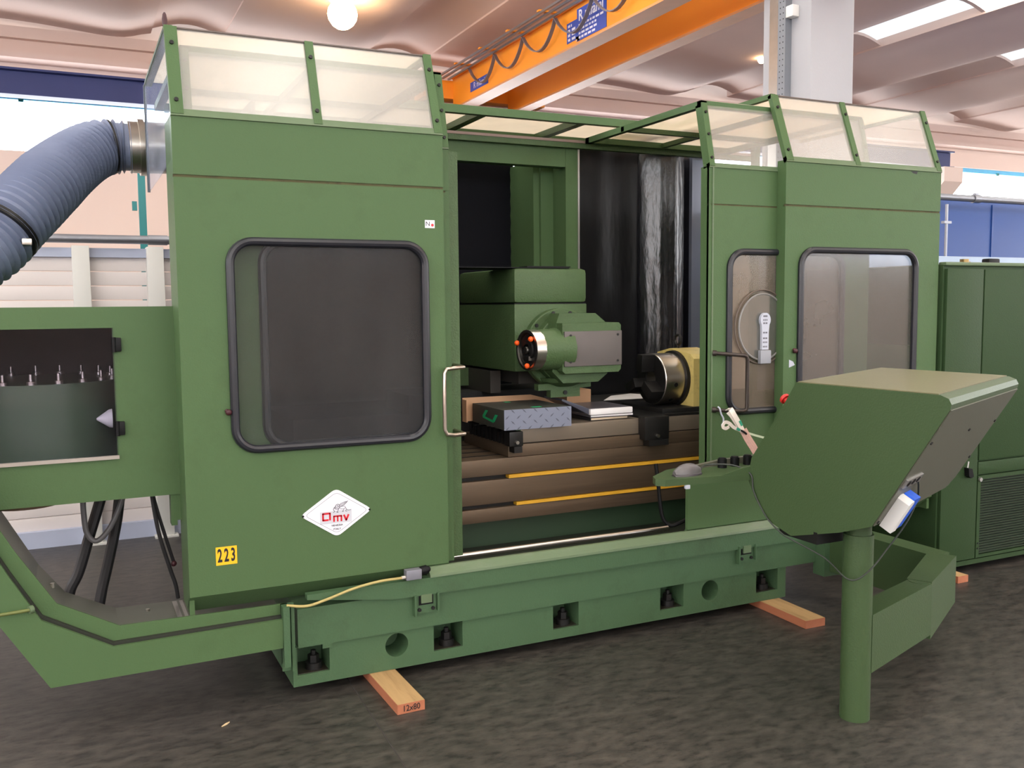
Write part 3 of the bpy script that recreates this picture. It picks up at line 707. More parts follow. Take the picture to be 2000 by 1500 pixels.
# ---- sliding doors
def door(x0, x1, win, left):
    Y = 3.66
    d = obj('sliding_door', B().ringplate(x0, x1, 0.45, 2.02, rrect(*win, 0.085), Y, Y+0.016), GREEN, mc, 'left sliding door, pushed open' if left else 'right sliding door, half open')
    obj('top_panel', B().box(x0, x1, Y, Y+0.016, 2.028, 2.205), GREEN, d)
    obj('seam', B().box(x0, x1, Y+0.003, Y+0.012, 2.018, 2.03), RUST, d, 'rusty paint-chipped seam')
    ex0, ex1 = (x1-0.016, x1) if left else (x0, x0+0.016)
    obj('edge_flange', B().box(ex0, ex1, Y+0.002, Y+0.064, 0.45, 2.205), GREEN, d)
    if left: obj('inner_jamb', B().box(x1-0.01, x1+0.065, Y+0.06, Y+0.08, 0.45, 2.20), GREEN_CAST, d)
    if not left: obj('edge_bead', B().box(x0+0.018, x0+0.026, Y-0.005, Y, 0.45, 2.205), GREEN_SILL, d)
    a, b_ = Vector((0, Y, 2.205)), Vector((0, Y+0.07, 2.515))
    up_ = (b_-a).normalized(); nn = Vector((0, -up_.z, up_.y)); L_ = (b_-a).length
    def strip(xx0, xx1, t0, t1, th0, th1):
        P = a+up_*(L_*t0); Q = a+up_*(L_*t1); o_ = Vector((xx0, 0, 0))
        return B().prism([o_+P+nn*th0, o_+Q+nn*th0, o_+Q+nn*th1, o_+P+nn*th1], (xx1-xx0, 0, 0))
    for bx0, bx1 in (((x1-0.032, x1), (x0, x0+0.03)) if left else ((x0, x0+0.032), (x1-0.03, x1))):
        br = obj('corner_bar', strip(bx0, bx1, 0, 1, -0.045, 0.006), GREEN, d)
        for t in (0.13, 0.5, 0.85): 
            p = a+up_*(L_*t)+Vector(((bx0+bx1)/2, 0, 0)); obj('screw', B().cyl(p+nn*0.004, p+nn*0.012, 0.007, n=8), BLACKSTEEL, br)
    obj('lower_rail', strip(x0, x1, -0.02, 0.05, -0.02, 0.004), GREEN_SILL, d)
    obj('front_acrylic', strip(x0+0.01, x1-0.01, 0.05, 1.0, -0.006, -0.002), PLEXI, d, 'scuffed clear acrylic', smooth=False)
    z = 2.515
    yb = 4.84
    obj('roof_frame', B().box(x0, x0+0.035, Y+0.07, yb, z-0.02, z+0.012).box(x1-0.035, x1, Y+0.07, yb, z-0.02, z+0.012).box(x0, x1, Y+0.07, Y+0.10, z-0.02, z+0.012).box(x0, x1, yb-0.04, yb, z-0.02, z+0.012), GREEN, d)
    obj('roof_bar', B().box(x0, x1, 4.42, 4.45, z-0.018, z+0.008), GREEN_CAST, d)
    obj('roof_bar', B().box((x0+x1)/2-0.015, (x0+x1)/2+0.015, Y+0.1, yb, z-0.018, z+0.008), GREEN_CAST, d)
    obj('roof_sheet', B().box(x0+0.02, x1-0.02, Y+0.08, yb-0.02, z+0.012, z+0.016), ROOFPLEXI, d, 'translucent roof sheet', smooth=False)
    wx0, wx1, wz0, wz1 = win
    obj('window_seal', B().tube([Vector((x, Y-0.005, zz)) for x, zz in rrect(*win, 0.085, 8)], 0.0165, 10, closed=True), RUBBER, d)
    obj('window_glass', B().xz(rrect(*win, 0.085), Y+0.004, Y+0.009), GLASSDARK if left else GLASSDUSTY, d, smooth=False)
    return d
LD = door(0.42, 1.462, (0.683, 1.40, 1.005, 1.80), True)
RD = door(2.806, 3.86, (2.93, 3.665, 1.008, 1.80), False)
HSTEEL = mat('worn_handle_steel', (186, 172, 160), 0.3, 1.0, var=0.25, scale=20)
HBLACK = mat('chipped_black_handle', (58, 50, 46), 0.4, 0.4, var=0.5, scale=40)
hp = [(1.498, 3.74, 1.294), (1.492, 3.60, 1.291), (1.43, 3.565, 1.290), (1.402, 3.563, 1.288), (1.392, 3.563, 1.272), (1.390, 3.563, 1.15), (1.390, 3.563, 1.035), (1.400, 3.563, 1.016), (1.43, 3.565, 1.010), (1.492, 3.60, 1.008), (1.498, 3.74, 1.008)]
obj('handle', B().tube(hp, 0.0085, 12), HSTEEL, LD, 'bright worn steel pull handle')
hp = [(2.836, 3.66, 1.306), (2.90, 3.62, 1.300), (2.975, 3.598, 1.293), (2.992, 3.596, 1.288), (2.998, 3.596, 1.272), (2.998, 3.596, 1.15), (2.998, 3.596, 1.04), (2.992, 3.596, 1.022), (2.975, 3.598, 1.018), (2.90, 3.62, 1.021), (2.836, 3.66, 1.028)]
obj('handle', B().tube(hp, 0.0095, 12).cyl((2.836, 3.66, 1.306), (2.850, 3.648, 1.305), 0.014).cyl((2.836, 3.66, 1.028), (2.850, 3.648, 1.027), 0.014), HBLACK, RD, 'black pull handle with chipped paint')
# spinning clear-view screen on the right door
cv = (3.138, 1.428)
sc = obj('spin_screen', B().tube([Vector((cv[0]+0.150*math.cos(t*PI/24), 3.652, cv[1]+0.165*math.sin(t*PI/24))) for t in range(48)], 0.005, 8, closed=True), mat('screen_ring', (126, 124, 122), 0.35), RD, 'round spinning clear-view screen')
obj('outer_ring', B().tube([Vector((cv[0]+0.172*math.cos(t*PI/24), 3.656, cv[1]+0.185*math.sin(t*PI/24))) for t in range(48)], 0.004, 8, closed=True), mat('brown_ring', (96, 84, 76), 0.5), sc)
obj('disc', B().xz([(cv[0]+0.148*math.cos(t*PI/20), cv[1]+0.163*math.sin(t*PI/20)) for t in range(40)], 3.650, 3.653), DISCGLASS, sc, smooth=False)
hb = []
for t in range(-40, 221, 20): hb.append((3.140+0.032*math.cos(math.radians(t)), 1.463+0.036*math.sin(math.radians(t))))
arm = hb+[(3.118, 1.40), (3.118, 1.315), (3.160, 1.315), (3.160, 1.40)]
am = obj('motor_arm', B().xz(arm, 3.632, 3.648), LTGREY, sc, 'pale grey motor arm with instructions')
for k, (z, n) in enumerate(((1.482, 1), (1.463, 3), (1.447, 2), (1.40, 2), (1.372, 2), (1.352, 3), (1.33, 3))):
    b = B()
    for i in range(n): 
        wd = 0.030/n; x = 3.139-0.016+i*wd; b.box(x+0.001, x+wd-0.003, 3.6312, 3.632, z-0.004, z+0.004)
    obj('small_print', b, GREYINK, am, smooth=False)
obj('cable_gland', B().box(3.105, 3.172, 3.625, 3.648, 1.245, 1.312, 0.004), mat('gland_grey', (142, 144, 152), 0.5), sc)

# ---- fixed roof and back frame
rf = thing('roof_frame', (2.2, 4.9, 2.5), parent=mc)
obj('front_beam', B().box(1.38, 3.25, 4.63, 4.67, 2.566, 2.608), GREEN, rf)
obj('back_beam', B().box(1.0, 3.9, 5.20, 5.24, 2.50, 2.60), GREEN, rf)
obj('rail', B().box(0.9, 4.1, 4.86, 4.90, 2.47, 2.50), GREEN_CAST, rf)
obj('rail', B().box(0.9, 4.1, 4.855, 4.87, 2.50, 2.515), mat('grimy_rail', (132, 112, 104), 0.5, 0.3), rf)
for x in (1.45, 2.06, 2.675, 3.2): obj('cross_bar', B().box(x-0.025, x+0.025, 4.67, 5.20, 2.565, 2.60), GREEN_CAST, rf)
for x0, x1 in ((1.47, 2.035), (2.085, 2.65), (2.70, 3.175)): obj('roof_sheet', B().box(x0, x1, 4.67, 5.20, 2.600, 2.604), ROOFPLEXI, rf, 'cream translucent roof sheet', smooth=False)
bk = thing('back_frame', (2.2, 5.0, 0.8), parent=mc)
obj('top_beam', B().box(0.9, 2.704, 4.90, 4.98, 2.362, 2.470), GREEN, bk)
obj('upright', B().box(2.705, 2.785, 4.90, 4.98, 0.9, 2.47), GREEN, bk)
obj('edge_trim', B().box(2.785, 2.797, 4.895, 4.92, 0.9, 2.47), ALU, bk)
obj('column_face', B().box(2.705, 2.72, 4.98, 5.06, 0.9, 2.40).box(2.62, 2.72, 5.06, 5.08, 0.9, 2.40), GREEN, bk)
obj('column_slide', B().box(2.58, 2.70, 5.08, 5.45, 0.9, 2.42), GREEN, bk)
b = B()
loops = []
n = 34
for i in range(n+1):
    z = 1.0+(2.52-1.0)*i/n; y = 5.40+(0.008 if i % 2 else 0.0)
    loops.append([(0.6, y, z), (2.60, y, z), (2.60, y+0.02, z), (0.6, y+0.02, z)])
b.loft(loops); obj('bellows', b, BELLOWS_DULL, bk, 'dark dull bellows inside the frame')
# right curtain with rolled glossy fold
prof_ = []
for i in range(61):
    t = i/60; x = 2.795+(3.78-2.795)*t
    y = 5.02+0.004*math.sin(t*23)
    if 0.50 < t < 0.86: y -= 0.13*math.sin((t-0.50)/0.36*PI)**0.8
    if t > 0.55: y += 0.006*math.sin(t*60)
    prof_.append((x, y))
cut = next(i for i, p in enumerate(prof_) if p[0] > 3.285)
pf = prof_[:cut+1]; pr2 = prof_[cut:]
b = B(); b.xy(pf+[(x, y+0.012) for x, y in pf[::-1]], 0.86, 2.50); obj('curtain', b, BELLOWS, bk, 'black rubber curtain')
b = B(); b.xy(pr2+[(x, y+0.012) for x, y in pr2[::-1]], 0.86, 2.50); obj('curtain_fold', b, BELLOWS_GLOSS, bk, 'glossy rolled fold of the black curtain')
obj('edge_strip', B().box(3.645, 3.735, 4.93, 4.96, 0.9, 2.50), mat('blue_grey_edge', (112, 118, 134), 0.4, 0.3), bk)
obj('side_curtain', B().box(0.72, 0.74, 4.0, 5.4, 0.5, 2.40), BELLOWS_DULL, bk)
obj('rear_sheet', B().box(3.88, 4.29, 4.58, 4.585, 1.0, 2.1), REARSHEET, bk, 'bluish rear acrylic sheet', smooth=False)
obj('rear_sheet_frame', B().box(3.84, 3.88, 4.56, 4.60, 0.4, 2.5).box(3.88, 4.29, 4.56, 4.60, 0.9, 1.0).box(3.88, 4.29, 4.56, 4.60, 2.1, 2.16), GREEN, bk)
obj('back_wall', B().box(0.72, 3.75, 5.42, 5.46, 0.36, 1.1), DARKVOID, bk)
obj('inner_bed', B().box(0.8, 3.6, 4.10, 5.0, 0.36, 0.53), mat('dark_green_bed', (46, 66, 46), 0.5), mc)
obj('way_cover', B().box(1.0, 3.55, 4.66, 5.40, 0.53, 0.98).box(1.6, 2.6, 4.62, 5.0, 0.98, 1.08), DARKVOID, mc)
obj('green_slide', B().box(1.84, 2.02, 4.80, 4.88, 1.10, 1.20).box(1.80, 2.0, 4.72, 4.80, 0.95, 1.05), GREEN_CAST, mc)

# ---- work table
tb = thing('work_table', (2.1, 4.3, 0.512), parent=mc)
obj('table_slab', B().box(0.95, 3.25, 4.00, 4.62, 0.735, 0.815, 0.003), TABLE, tb)
obj('table_slab', B().box(0.95, 3.25, 4.00, 4.62, 0.598, 0.713, 0.003), TABLE, tb)
obj('table_slab', B().box(0.95, 3.25, 4.00, 4.62, 0.512, 0.577, 0.003), TABLE, tb)
obj('slot_back', B().box(0.95, 3.25, 4.03, 4.60, 0.575, 0.74), BLACKSTEEL, tb)
obj('slot_strip', B().box(1.885, 3.25, 3.993, 4.03, 0.716, 0.732), YELLOWSTRIP, tb, 'yellow slot strip')
obj('slot_strip', B().box(1.925, 3.25, 3.993, 4.03, 0.580, 0.595), YELLOWSTRIP, tb, 'yellow slot strip')
for y in (4.10, 4.22, 4.34, 4.46): obj('tee_slot', B().box(0.95, 1.9, y, y+0.018, 0.8152, 0.8165), BLACKSTEEL, tb)

# ---- ram and swivel head
rm = obj('ram', B().box(2.022, 2.440, 4.20, 4.93, 1.213, 1.553, 0.006), GREEN_CAST, mc)
obj('ram_cover', B().box(2.020, 2.442, 4.198, 4.93, 1.557, 1.734, 0.026), GREEN_CAST, rm)
obj('ram_seam', B().box(2.024, 2.438, 4.204, 4.92, 1.552, 1.558), BLACK, rm)
obj('ram_way', B().box(2.10, 2.40, 4.32, 4.93, 1.14, 1.213).box(2.02, 2.08, 4.5, 4.95, 1.08, 1.2), mat('grey_way', (70, 66, 62), 0.5, 0.4), rm)
hd = thing('swivel_head', (2.26, 4.1, 1.1), parent=mc)
obj('flange_disc', B().lathe((2.266, 4.20, 1.325), (0, -1, 0), [(0, 0.205), (0.04, 0.205), (0.045, 0.200)], 40).lathe((2.275, 4.155, 1.325), (0, -1, 0), [(0, 0.175), (0.05, 0.175), (0.055, 0.17)], 36), GREEN_CAST, hd)
for a in (75, 105, 140, 170, 40):
    p = (2.266+0.187*math.cos(math.radians(a)), 4.156, 1.325+0.187*math.sin(math.radians(a)))
    obj('flange_bolt', B().cyl(p, (p[0], p[1]-0.006, p[2]), 0.010, n=8), BLACKSTEEL, hd)
obj('head_block', B().xz([(2.165, 1.225), (2.18, 1.211), (2.485, 1.211), (2.499, 1.226), (2.499, 1.445), (2.487, 1.458), (2.165, 1.458)], 3.962, 4.12), GREEN_CAST, hd)
obj('head_shoulder', B().xz([(2.16, 1.45), (2.18, 1.505), (2.385, 1.505), (2.455, 1.452), (2.455, 1.20), (2.40, 1.16), (2.20, 1.16), (2.14, 1.22)], 4.02, 4.12), GREEN_CAST, hd)
pl = obj('cover_plate', B().box(2.172, 2.499, 3.952, 3.962, 1.246, 1.418, 0.003), GREYPLATE, hd, 'grey cover plate with four screws')
for x in (2.205, 2.475):
    for z in (1.268, 1.398): obj('screw', B().cyl((x, 3.952, z), (x, 3.949, z), 0.006, n=8), BLACKSTEEL, pl)
ax = Vector((-1, -0.10, 0)).normalized(); p0 = Vector((2.19, 4.045, 1.330))
nb = B().lathe(p0, ax, [(-0.03, 0.118), (0.0, 0.116), (0.05, 0.102), (0.135, 0.100)], 14); obj('spindle_housing', nb, GREEN_CAST, hd)
sp = obj('spindle_nose', B().lathe(p0+ax*0.133, ax, [(0, 0.099), (0.055, 0.099), (0.056, 0.086), (0.020, 0.080), (0.018, 0.04)], 28), STEEL, hd, 'bright steel spindle nose')
obj('spindle_face', B().lathe(p0+ax*0.150, ax, [(0, 0.082), (0.028, 0.078), (0.030, 0.050), (0.038, 0.048), (0.040, 0.030), (0.022, 0.028)], 24), BLACKSTEEL, hd)
obj('draw_key', B().lathe(p0+ax*0.185, ax, [(0, 0.018), (0.012, 0.016), (0.013, 0.006)], 12).box(*(lambda c: (c.x-0.008, c.x+0.008, c.y-0.03, c.y+0.03, c.z-0.05, c.z-0.03))(p0+ax*0.185)), STEEL, hd)
for a in (90, 200, 330):
    u = ax.orthogonal().normalized(); v = ax.cross(u)
    p = p0+ax*0.20+u*(0.078*math.cos(math.radians(a)))+v*(0.078*math.sin(math.radians(a)))
    obj('orange_plug', B().sphere(p, 0.013), ORANGETAPE, hd, 'orange plastic plug')
bk_ = B().xz([(2.115, 1.150), (2.115, 1.118), (2.185, 1.118), (2.185, 1.080), (2.355, 1.080), (2.355, 1.123), (2.42, 1.126), (2.42, 1.155)], 4.125, 4.17)
br = obj('lower_bracket', bk_, GREEN_CAST, hd); obj('bolt', B().cyl((2.268, 4.125, 1.103), (2.268, 4.119, 1.103), 0.011, n=10), BLACKSTEEL, br)
obj('lower_dome', B().lathe((2.27, 4.16, 1.16), (0, 0, -1), [(-0.02, 0.13), (0.0, 0.12), (0.025, 0.06), (0.03, 0.02)], 24), GREEN_CAST, hd)

# ---- tool magazine housing at the left
tm = thing('tool_magazine', (0, 4.2, 0.82), parent=mc)
TY = 3.79
b = B(); b.ringplate(-0.75, 0.378, 0.825, 1.557, [(0.146, 0.99), (0.146, 1.48), (-0.40, 1.482), (-0.40, 0.985)], TY, TY+0.015)
b.box(-0.75, 0.378, TY+0.015, 4.75, 1.54, 1.557).box(-0.75, 0.378, TY+0.015, 4.75, 0.825, 0.84).box(0.36, 0.378, TY+0.015, 4.75, 0.84, 1.54).box(-0.75, -0.735, TY+0.015, 4.75, 0.84, 1.54)
obj('housing', b, GREEN, tm)
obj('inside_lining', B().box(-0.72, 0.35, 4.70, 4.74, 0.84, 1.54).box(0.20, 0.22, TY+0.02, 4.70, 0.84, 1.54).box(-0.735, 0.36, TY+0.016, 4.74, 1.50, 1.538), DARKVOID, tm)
obj('window_pane', B().box(-0.405, 0.150, TY-0.006, TY-0.001, 0.988, 1.478), GLASSMAG, tm, smooth=False)
obj('window_lip', B().box(-0.405, 0.150, TY-0.004, TY+0.002, 1.478, 1.484), GREEN, tm)
obj('window_sill', B().box(-0.405, 0.152, TY-0.012, TY+0.002, 0.982, 0.996), STEEL, tm)
for z in (1.415, 1.098): obj('hinge', B().box(0.146, 0.176, TY-0.018, TY, z-0.026, z+0.026, 0.004).cyl((0.150, TY-0.014, z-0.028), (0.150, TY-0.014, z+0.028), 0.008, n=10), BLACK, tm)
obj('drum', B().cyl((-0.14, 4.28, 0.90), (-0.14, 4.28, 1.262), 0.34, n=48), DRUM, tm)
tp0 = None
for k in range(20):
    a = 2*PI*k/20; x = -0.14+0.31*math.cos(a); y = 4.28+0.31*math.sin(a)
    if tp0 is None: tp0 = obj('tool_holder', B().lathe((x, y, 1.262), (0, 0, 1), [(0, 0.016), (0.012, 0.016), (0.014, 0.007), (0.040, 0.006), (0.042, 0.003)], 12), STEEL, tm, 'bright steel tool holder tip')
    else: clone(tp0, (x-(-0.14+0.31), y-4.28, 0), tm)
obj('cone_taper', B().lathe((0.142, 4.02, 1.112), (-1, 0, 0), [(0, 0.038), (0.012, 0.036), (0.058, 0.004)], 16), mat('gleam_white_cone', (250, 250, 252), 0.4, 0.0), tm, 'bright pointed cone')  # silver cone's gleam put into its near-white matte colour
obj('underside_boss', B().cyl((-0.18, 4.0, 0.80), (-0.18, 4.0, 0.83), 0.13, n=24), mat('rusty_boss', (92, 70, 52), 0.7), tm)
obj('lower_bracket', B().box(0.33, 0.352, 3.80, 3.86, 0.70, 0.83).box(0.352, 0.376, 3.80, 3.82, 0.72, 0.83), GREEN, tm)

# ---- coolant trough under the magazine
tr = thing('coolant_trough', (0.1, 3.8, 0.22), parent=mc)
ft = [(0.705, 0.340), (0.095, 0.334), (-0.132, 0.467), (-0.223, 0.633), (-0.75, 1.40)]
fb = [(0.698, 0.226), (-0.114, 0.221), (-0.80, 1.32)]
obj('front_wall', B().xz([(0.705, 0.340), (0.095, 0.334), (-0.132, 0.467), (-0.223, 0.633), (-0.52, 1.22), (-0.62, 1.10), (-0.259, 0.465), (-0.114, 0.221), (0.698, 0.226)], 3.553, 3.569), GREEN, tr)
def along(path, y0, y1, th):
    b = B()
    for (xa_, za_), (xb_, zb_) in zip(path[:-1], path[1:]):
        b.prism([(xa_, y0, za_), (xb_, y0, zb_), (xb_, y0, zb_-th), (xa_, y0, za_-th)], (0, y1-y0, 0))
    return b
up1 = [(0.72, 0.387), (0.12, 0.394), (-0.082, 0.507), (-0.202, 0.706), (-0.46, 1.20)]
lo1 = [(0.72, 0.265), (0.09, 0.262), (-0.17, 0.40), (-0.27, 0.58), (-0.54, 1.14)]
obj('ledge', along([(0.705, 0.275), (0.090, 0.27), (-0.165, 0.41), (-0.265, 0.59), (-0.545, 1.17)], 3.565, 3.605, 0.012), GREEN_CAST, tr)
b = B()
for i in range(4):
    b.prism([(up1[i][0], 3.60, up1[i][1]), (up1[i+1][0], 3.60, up1[i+1][1]), (lo1[i+1][0], 3.60, lo1[i+1][1]), (lo1[i][0], 3.60, lo1[i][1])], (0, 0.010, 0))
obj('inner_upstand', b, GREEN, tr)
obj('ledge_shadow_strip', along([(0.70, 0.347), (0.097, 0.342), (-0.128, 0.475), (-0.219, 0.640), (-0.515, 1.226)], 3.580, 3.598, 0.03), mat('ledge_shadow_dark', (34, 38, 28), 0.7), tr, 'dark strip standing in for the shadow along the trough ledge')  # dark strip added as the shade line between front wall and upstand
obj('trough_floor', along([(0.72, 0.335), (0.12, 0.342), (-0.06, 0.435), (-0.15, 0.56), (-0.46, 1.16)], 3.61, 4.0, 0.008), TROUGHSTEEL, tr, 'bare grey steel trough floor')
for (x, y) in ((0.235, 3.90), (0.242, 3.70), (-0.10, 3.88), (0.16, 3.66)):
    z = 0.342 if x > 0.1 else 0.50
    obj('bolt', B().cyl((x, y, z-0.01), (x, y, z+0.008), 0.008, n=8), STEEL, tr)
obj('splice_plate', B().box(0.335, 0.352, 3.64, 3.98, 0.338, 0.3425).box(0.362, 0.375, 3.64, 3.98, 0.338, 0.3425), ALU, tr)
obj('drain_boss', B().cyl((0.385, 3.66, 0.205), (0.385, 3.66, 0.235), 0.04, n=20), BLACKSTEEL, tr)
obj('drain_pipe', B().cyl((-0.26, 3.535, 0.512), (-0.165, 3.545, 0.513), 0.006), mat('yellow_green_pipe', (96, 104, 52), 0.5), tr)
obj('pipe_cap', B().cyl((-0.168, 3.545, 0.513), (-0.156, 3.552, 0.514), 0.014, n=12), GREEN_SILL, tr)

# ---- limit switch under the left housing
ls = thing('limit_switch', (1.25, 3.57, 0.44), parent=mc)
obj('switch_body', B().box(1.205, 1.272, 3.545, 3.583, 0.424, 0.466, 0.004), LIMIT, ls)
obj('plunger', B().cyl((1.272, 3.565, 0.452), (1.300, 3.565, 0.456), 0.019, n=16).sphere((1.303, 3.565, 0.456), 0.014), BLACK, ls)
obj('gland', B().cyl((1.205, 3.562, 0.436), (1.188, 3.562, 0.435), 0.009, n=10), STEEL, ls)
obj('cable', B().tube(curve([(0.716, 3.556, 0.392), (0.795, 3.552, 0.380), (0.877, 3.55, 0.396), (0.981, 3.55, 0.423), (1.088, 3.552, 0.437), (1.19, 3.562, 0.435)]), 0.0055, 8), CABLEOCHRE, ls, 'ochre yellow cable')

# ---- clear side sheet and left outlet
obj('side_acrylic', B().yz([(YF+0.05, 2.09), (YF+0.05, 2.34), (YF+0.135, 2.575), (4.30, 2.585), (4.67, 2.575), (4.69, 2.12), (4.69, 2.09)], 0.366, 0.370), PLEXICLEAR, LH, 'clear side sheet', smooth=False)
obj('sheet_edge', B().box(0.362, 0.374, 4.685, 4.697, 2.09, 2.578), mat('dark_sheet_edge', (70, 80, 90), 0.4), LH)
obj('sheet_edge', B().box(0.364, 0.372, 3.74, 4.69, 2.574, 2.580), mat('dark_sheet_edge_top', (70, 80, 90), 0.4), LH)

# ================================================================== HOSE AND CABLES
fh = thing('flexible_hose', (0.0, 4.4, 1.7), 'fat ribbed blue-grey extraction hose arching from the enclosure at top left', 'hose')
cp = curve([(0.309, 4.9, 2.325), (0.241, 4.9, 2.323), (0.172, 4.88, 2.308), (0.103, 4.82, 2.264), (0.025, 4.72, 2.19), (-0.05, 4.6, 2.103), (-0.121, 4.5, 2.012), (-0.189, 4.42, 1.928), (-0.255, 4.36, 1.842), (-0.325, 4.31, 1.775), (-0.45, 4.27, 1.70), (-0.66, 4.28, 1.72), (-0.90, 4.30, 1.62), (-1.0, 4.32, 1.3), (-1.02, 4.32, 0.7), (-1.02, 4.32, 0.12)], 14)
# resample evenly and give it sharp ribs
dist = [0]
for a, b_ in zip(cp[:-1], cp[1:]): dist.append(dist[-1]+(b_-a).length)
def at_len(s):
    for i in range(len(dist)-1):
        if dist[i+1] >= s: return cp[i].lerp(cp[i+1], (s-dist[i])/max(1e-9, dist[i+1]-dist[i]))
    return cp[-1]
step = 0.0082; nn_ = int(dist[-1]/step); pts = [at_len(i*step) for i in range(nn_)]
rs = [(0.126 if i % 4 == 0 else 0.110)*(1+0.20*min(1, i*step/0.55)) for i in range(nn_)]
obj('corrugated_tube', B().tube(pts, 0.115, 56, rs=rs), HOSE, fh, smooth=False)
obj('outlet_pipe', B().cyl((0.30, 4.9, 2.325), (0.60, 4.9, 2.335), 0.122, n=36).cyl((0.345, 4.9, 2.326), (0.372, 4.9, 2.327), 0.134, n=36), STEEL, fh, 'bright sheet steel outlet pipe')
cl = at_len(0.085); cl2 = at_len(0.098); obj('hose_clamp', B().cyl(cl, cl2, 0.127, n=28), BLACKSTEEL, fh)
i_ = min(range(len(cp)), key=lambda i: (cp[i]-Vector((-0.20, 4.40, 1.85))).length)
d_ = (cp[i_+1]-cp[i_-1]).normalized(); hc = obj('hose_clamp', B().cyl(cp[i_]-d_*0.012, cp[i_]+d_*0.012, 0.150, n=28), BLACKSTEEL, fh)
obj('clamp_screw', B().box(*(lambda c: (c.x-0.018, c.x+0.018, c.y-0.02, c.y+0.015, c.z-0.013, c.z+0.013))(cp[i_]+Vector((0.09, -0.115, -0.055))), 0.004), STEEL, hc, 'shiny clamp screw')

def cable(name, pts, r, label, m=CABLE, cat='hose', group=None):
    return tag(obj(name, B().tube(curve(pts), r, 10), m), label, cat, group)
cable('rubber_hose', [(0.10, 4.15, 0.823), (0.096, 4.15, 0.806), (0.086, 4.15, 0.76), (0.039, 4.15, 0.614), (-0.007, 4.15, 0.469), (-0.045, 4.16, 0.385), (-0.05, 4.18, 0.27), (0.02, 4.20, 0.215), (0.40, 4.22, 0.232), (0.762, 4.24, 0.235)], 0.022, 'left of the two thick black hoses hanging below the tool magazine')
cable('rubber_hose', [(0.17, 4.15, 0.823), (0.166, 4.15, 0.799), (0.159, 4.15, 0.757), (0.143, 4.15, 0.656), (0.109, 4.15, 0.508), (0.070, 4.15, 0.35), (0.065, 4.16, 0.27), (0.12, 4.17, 0.222), (0.40, 4.17, 0.235), (0.762, 4.17, 0.238)], 0.022, 'right of the two thick black hoses hanging below the tool magazine')
cable('looped_hose', [(0.021, 4.08, 0.823), (0.021, 4.08, 0.811), (0.021, 4.08, 0.727), (0.030, 4.08, 0.641), (0.065, 4.08, 0.607), (0.117, 4.08, 0.657), (0.166, 4.09, 0.761), (0.175, 4.09, 0.823)], 0.011, 'thin grey hose hanging in a loop below the tool magazine', mat('grey_hose', (96, 94, 96), 0.5))
cable('thin_cable', [(0.274, 3.95, 0.823), (0.273, 3.95, 0.793), (0.292, 3.95, 0.644), (0.329, 3.95, 0.491), (0.348, 3.95, 0.422), (0.357, 3.96, 0.36)], 0.008, 'longer of two thin black cables beside the left housing edge', cat='cable')
tc = cable('thin_cable', [(0.279, 3.975, 0.823), (0.279, 3.975, 0.791), (0.304, 3.97, 0.678), (0.345, 3.97, 0.515)], 0.007, 'shorter thin black cable with a red tip beside the left housing', cat='cable')
obj('red_tip', B().sphere((0.346, 3.965, 0.505), 0.012), DARKRED, tc)

# ================================================================== ON THE TABLE
fx = thing('fixture_plate', (2.55, 4.3, 0.8165), 'long grey steel riser plate bolted on the work table by black clamps', 'fixture')
obj('base_plate', B().box(1.888, 3.22, 4.005, 4.56, 0.8165, 0.874, 0.002), TABLE, fx)
obj('riser', B().box(1.945, 3.22, 4.02, 4.54, 0.878, 0.955, 0.003), RISER, fx)
obj('riser_foot', B().box(1.95, 3.22, 4.03, 4.53, 0.874, 0.878), BLACKSTEEL, fx)
for x0, x1, z0, z1 in ((1.872, 1.945, 0.874, 0.945), (2.64, 2.79, 0.85, 0.97)):
    c = obj('clamp', B().box(x0, x1, 3.955, 4.018, z0, z1, 0.004).box(x0+0.02, x1-0.01, 3.945, 4.0, z0-0.03, z0), BLACKSTEEL, fx)
    obj('clamp_bolt', B().cyl(((x0+x1)/2, 3.955, z0+0.02), ((x0+x1)/2, 3.940, z0+0.02), 0.009, n=8), STEEL, c)
obj('green_block', B().box(1.925, 1.95, 3.99, 4.02, 0.89, 0.95), GREEN_CAST, fx)
b = B()
for k in range(9): b.box(1.885, 1.93, 4.05+0.05*k, 4.075+0.05*k, 0.874, 0.945+random.uniform(-0.02, 0))
obj('clamp_stack', b, BLACKSTEEL, fx)

tbx = thing('tool_case', (2.02, 4.13, 0.955), 'black case with grey tread-plate patterned end and green marks', 'box')
obj('case_body', B().box(1.842, 2.204, 3.952, 4.33, 0.957, 1.052, 0.002), BOXTOP, tbx)
fr = obj('patterned_front', B().box(1.842, 2.205, 3.947, 3.952, 0.956, 1.053), TREAD, tbx, 'grey front with printed tread marks')
b = B()
for r_ in range(4):
    for c_ in range(6):
        x = 1.858+c_*0.060+(0.030 if r_ % 2 else 0); z = 0.963+r_*0.027
        if x > 2.19: continue
        s_ = 1 if r_ % 2 == 0 else -1
        d = Vector((0.75, 0, 0.66*s_)).normalized()*0.0155; nrm = Vector((-d.z, 0, d.x)).normalized()*0.0036
        p = Vector((x, 3.9464, z))
        b.face([b.bm.verts.new(q) for q in (p-d, p-d*0.2+nrm, p+d, p-d*0.2-nrm)])
obj('tread_marks', b, mat('tread_ink', (84, 88, 102), 0.6), fr, smooth=False)
b = B()
def green_stroke(p, q, wv):
    p, q = Vector(p), Vector(q); wv = Vector(wv); b.face([b.bm.verts.new(v) for v in (p-wv, q-wv, q+wv, p+wv)])
XS = 1.8412
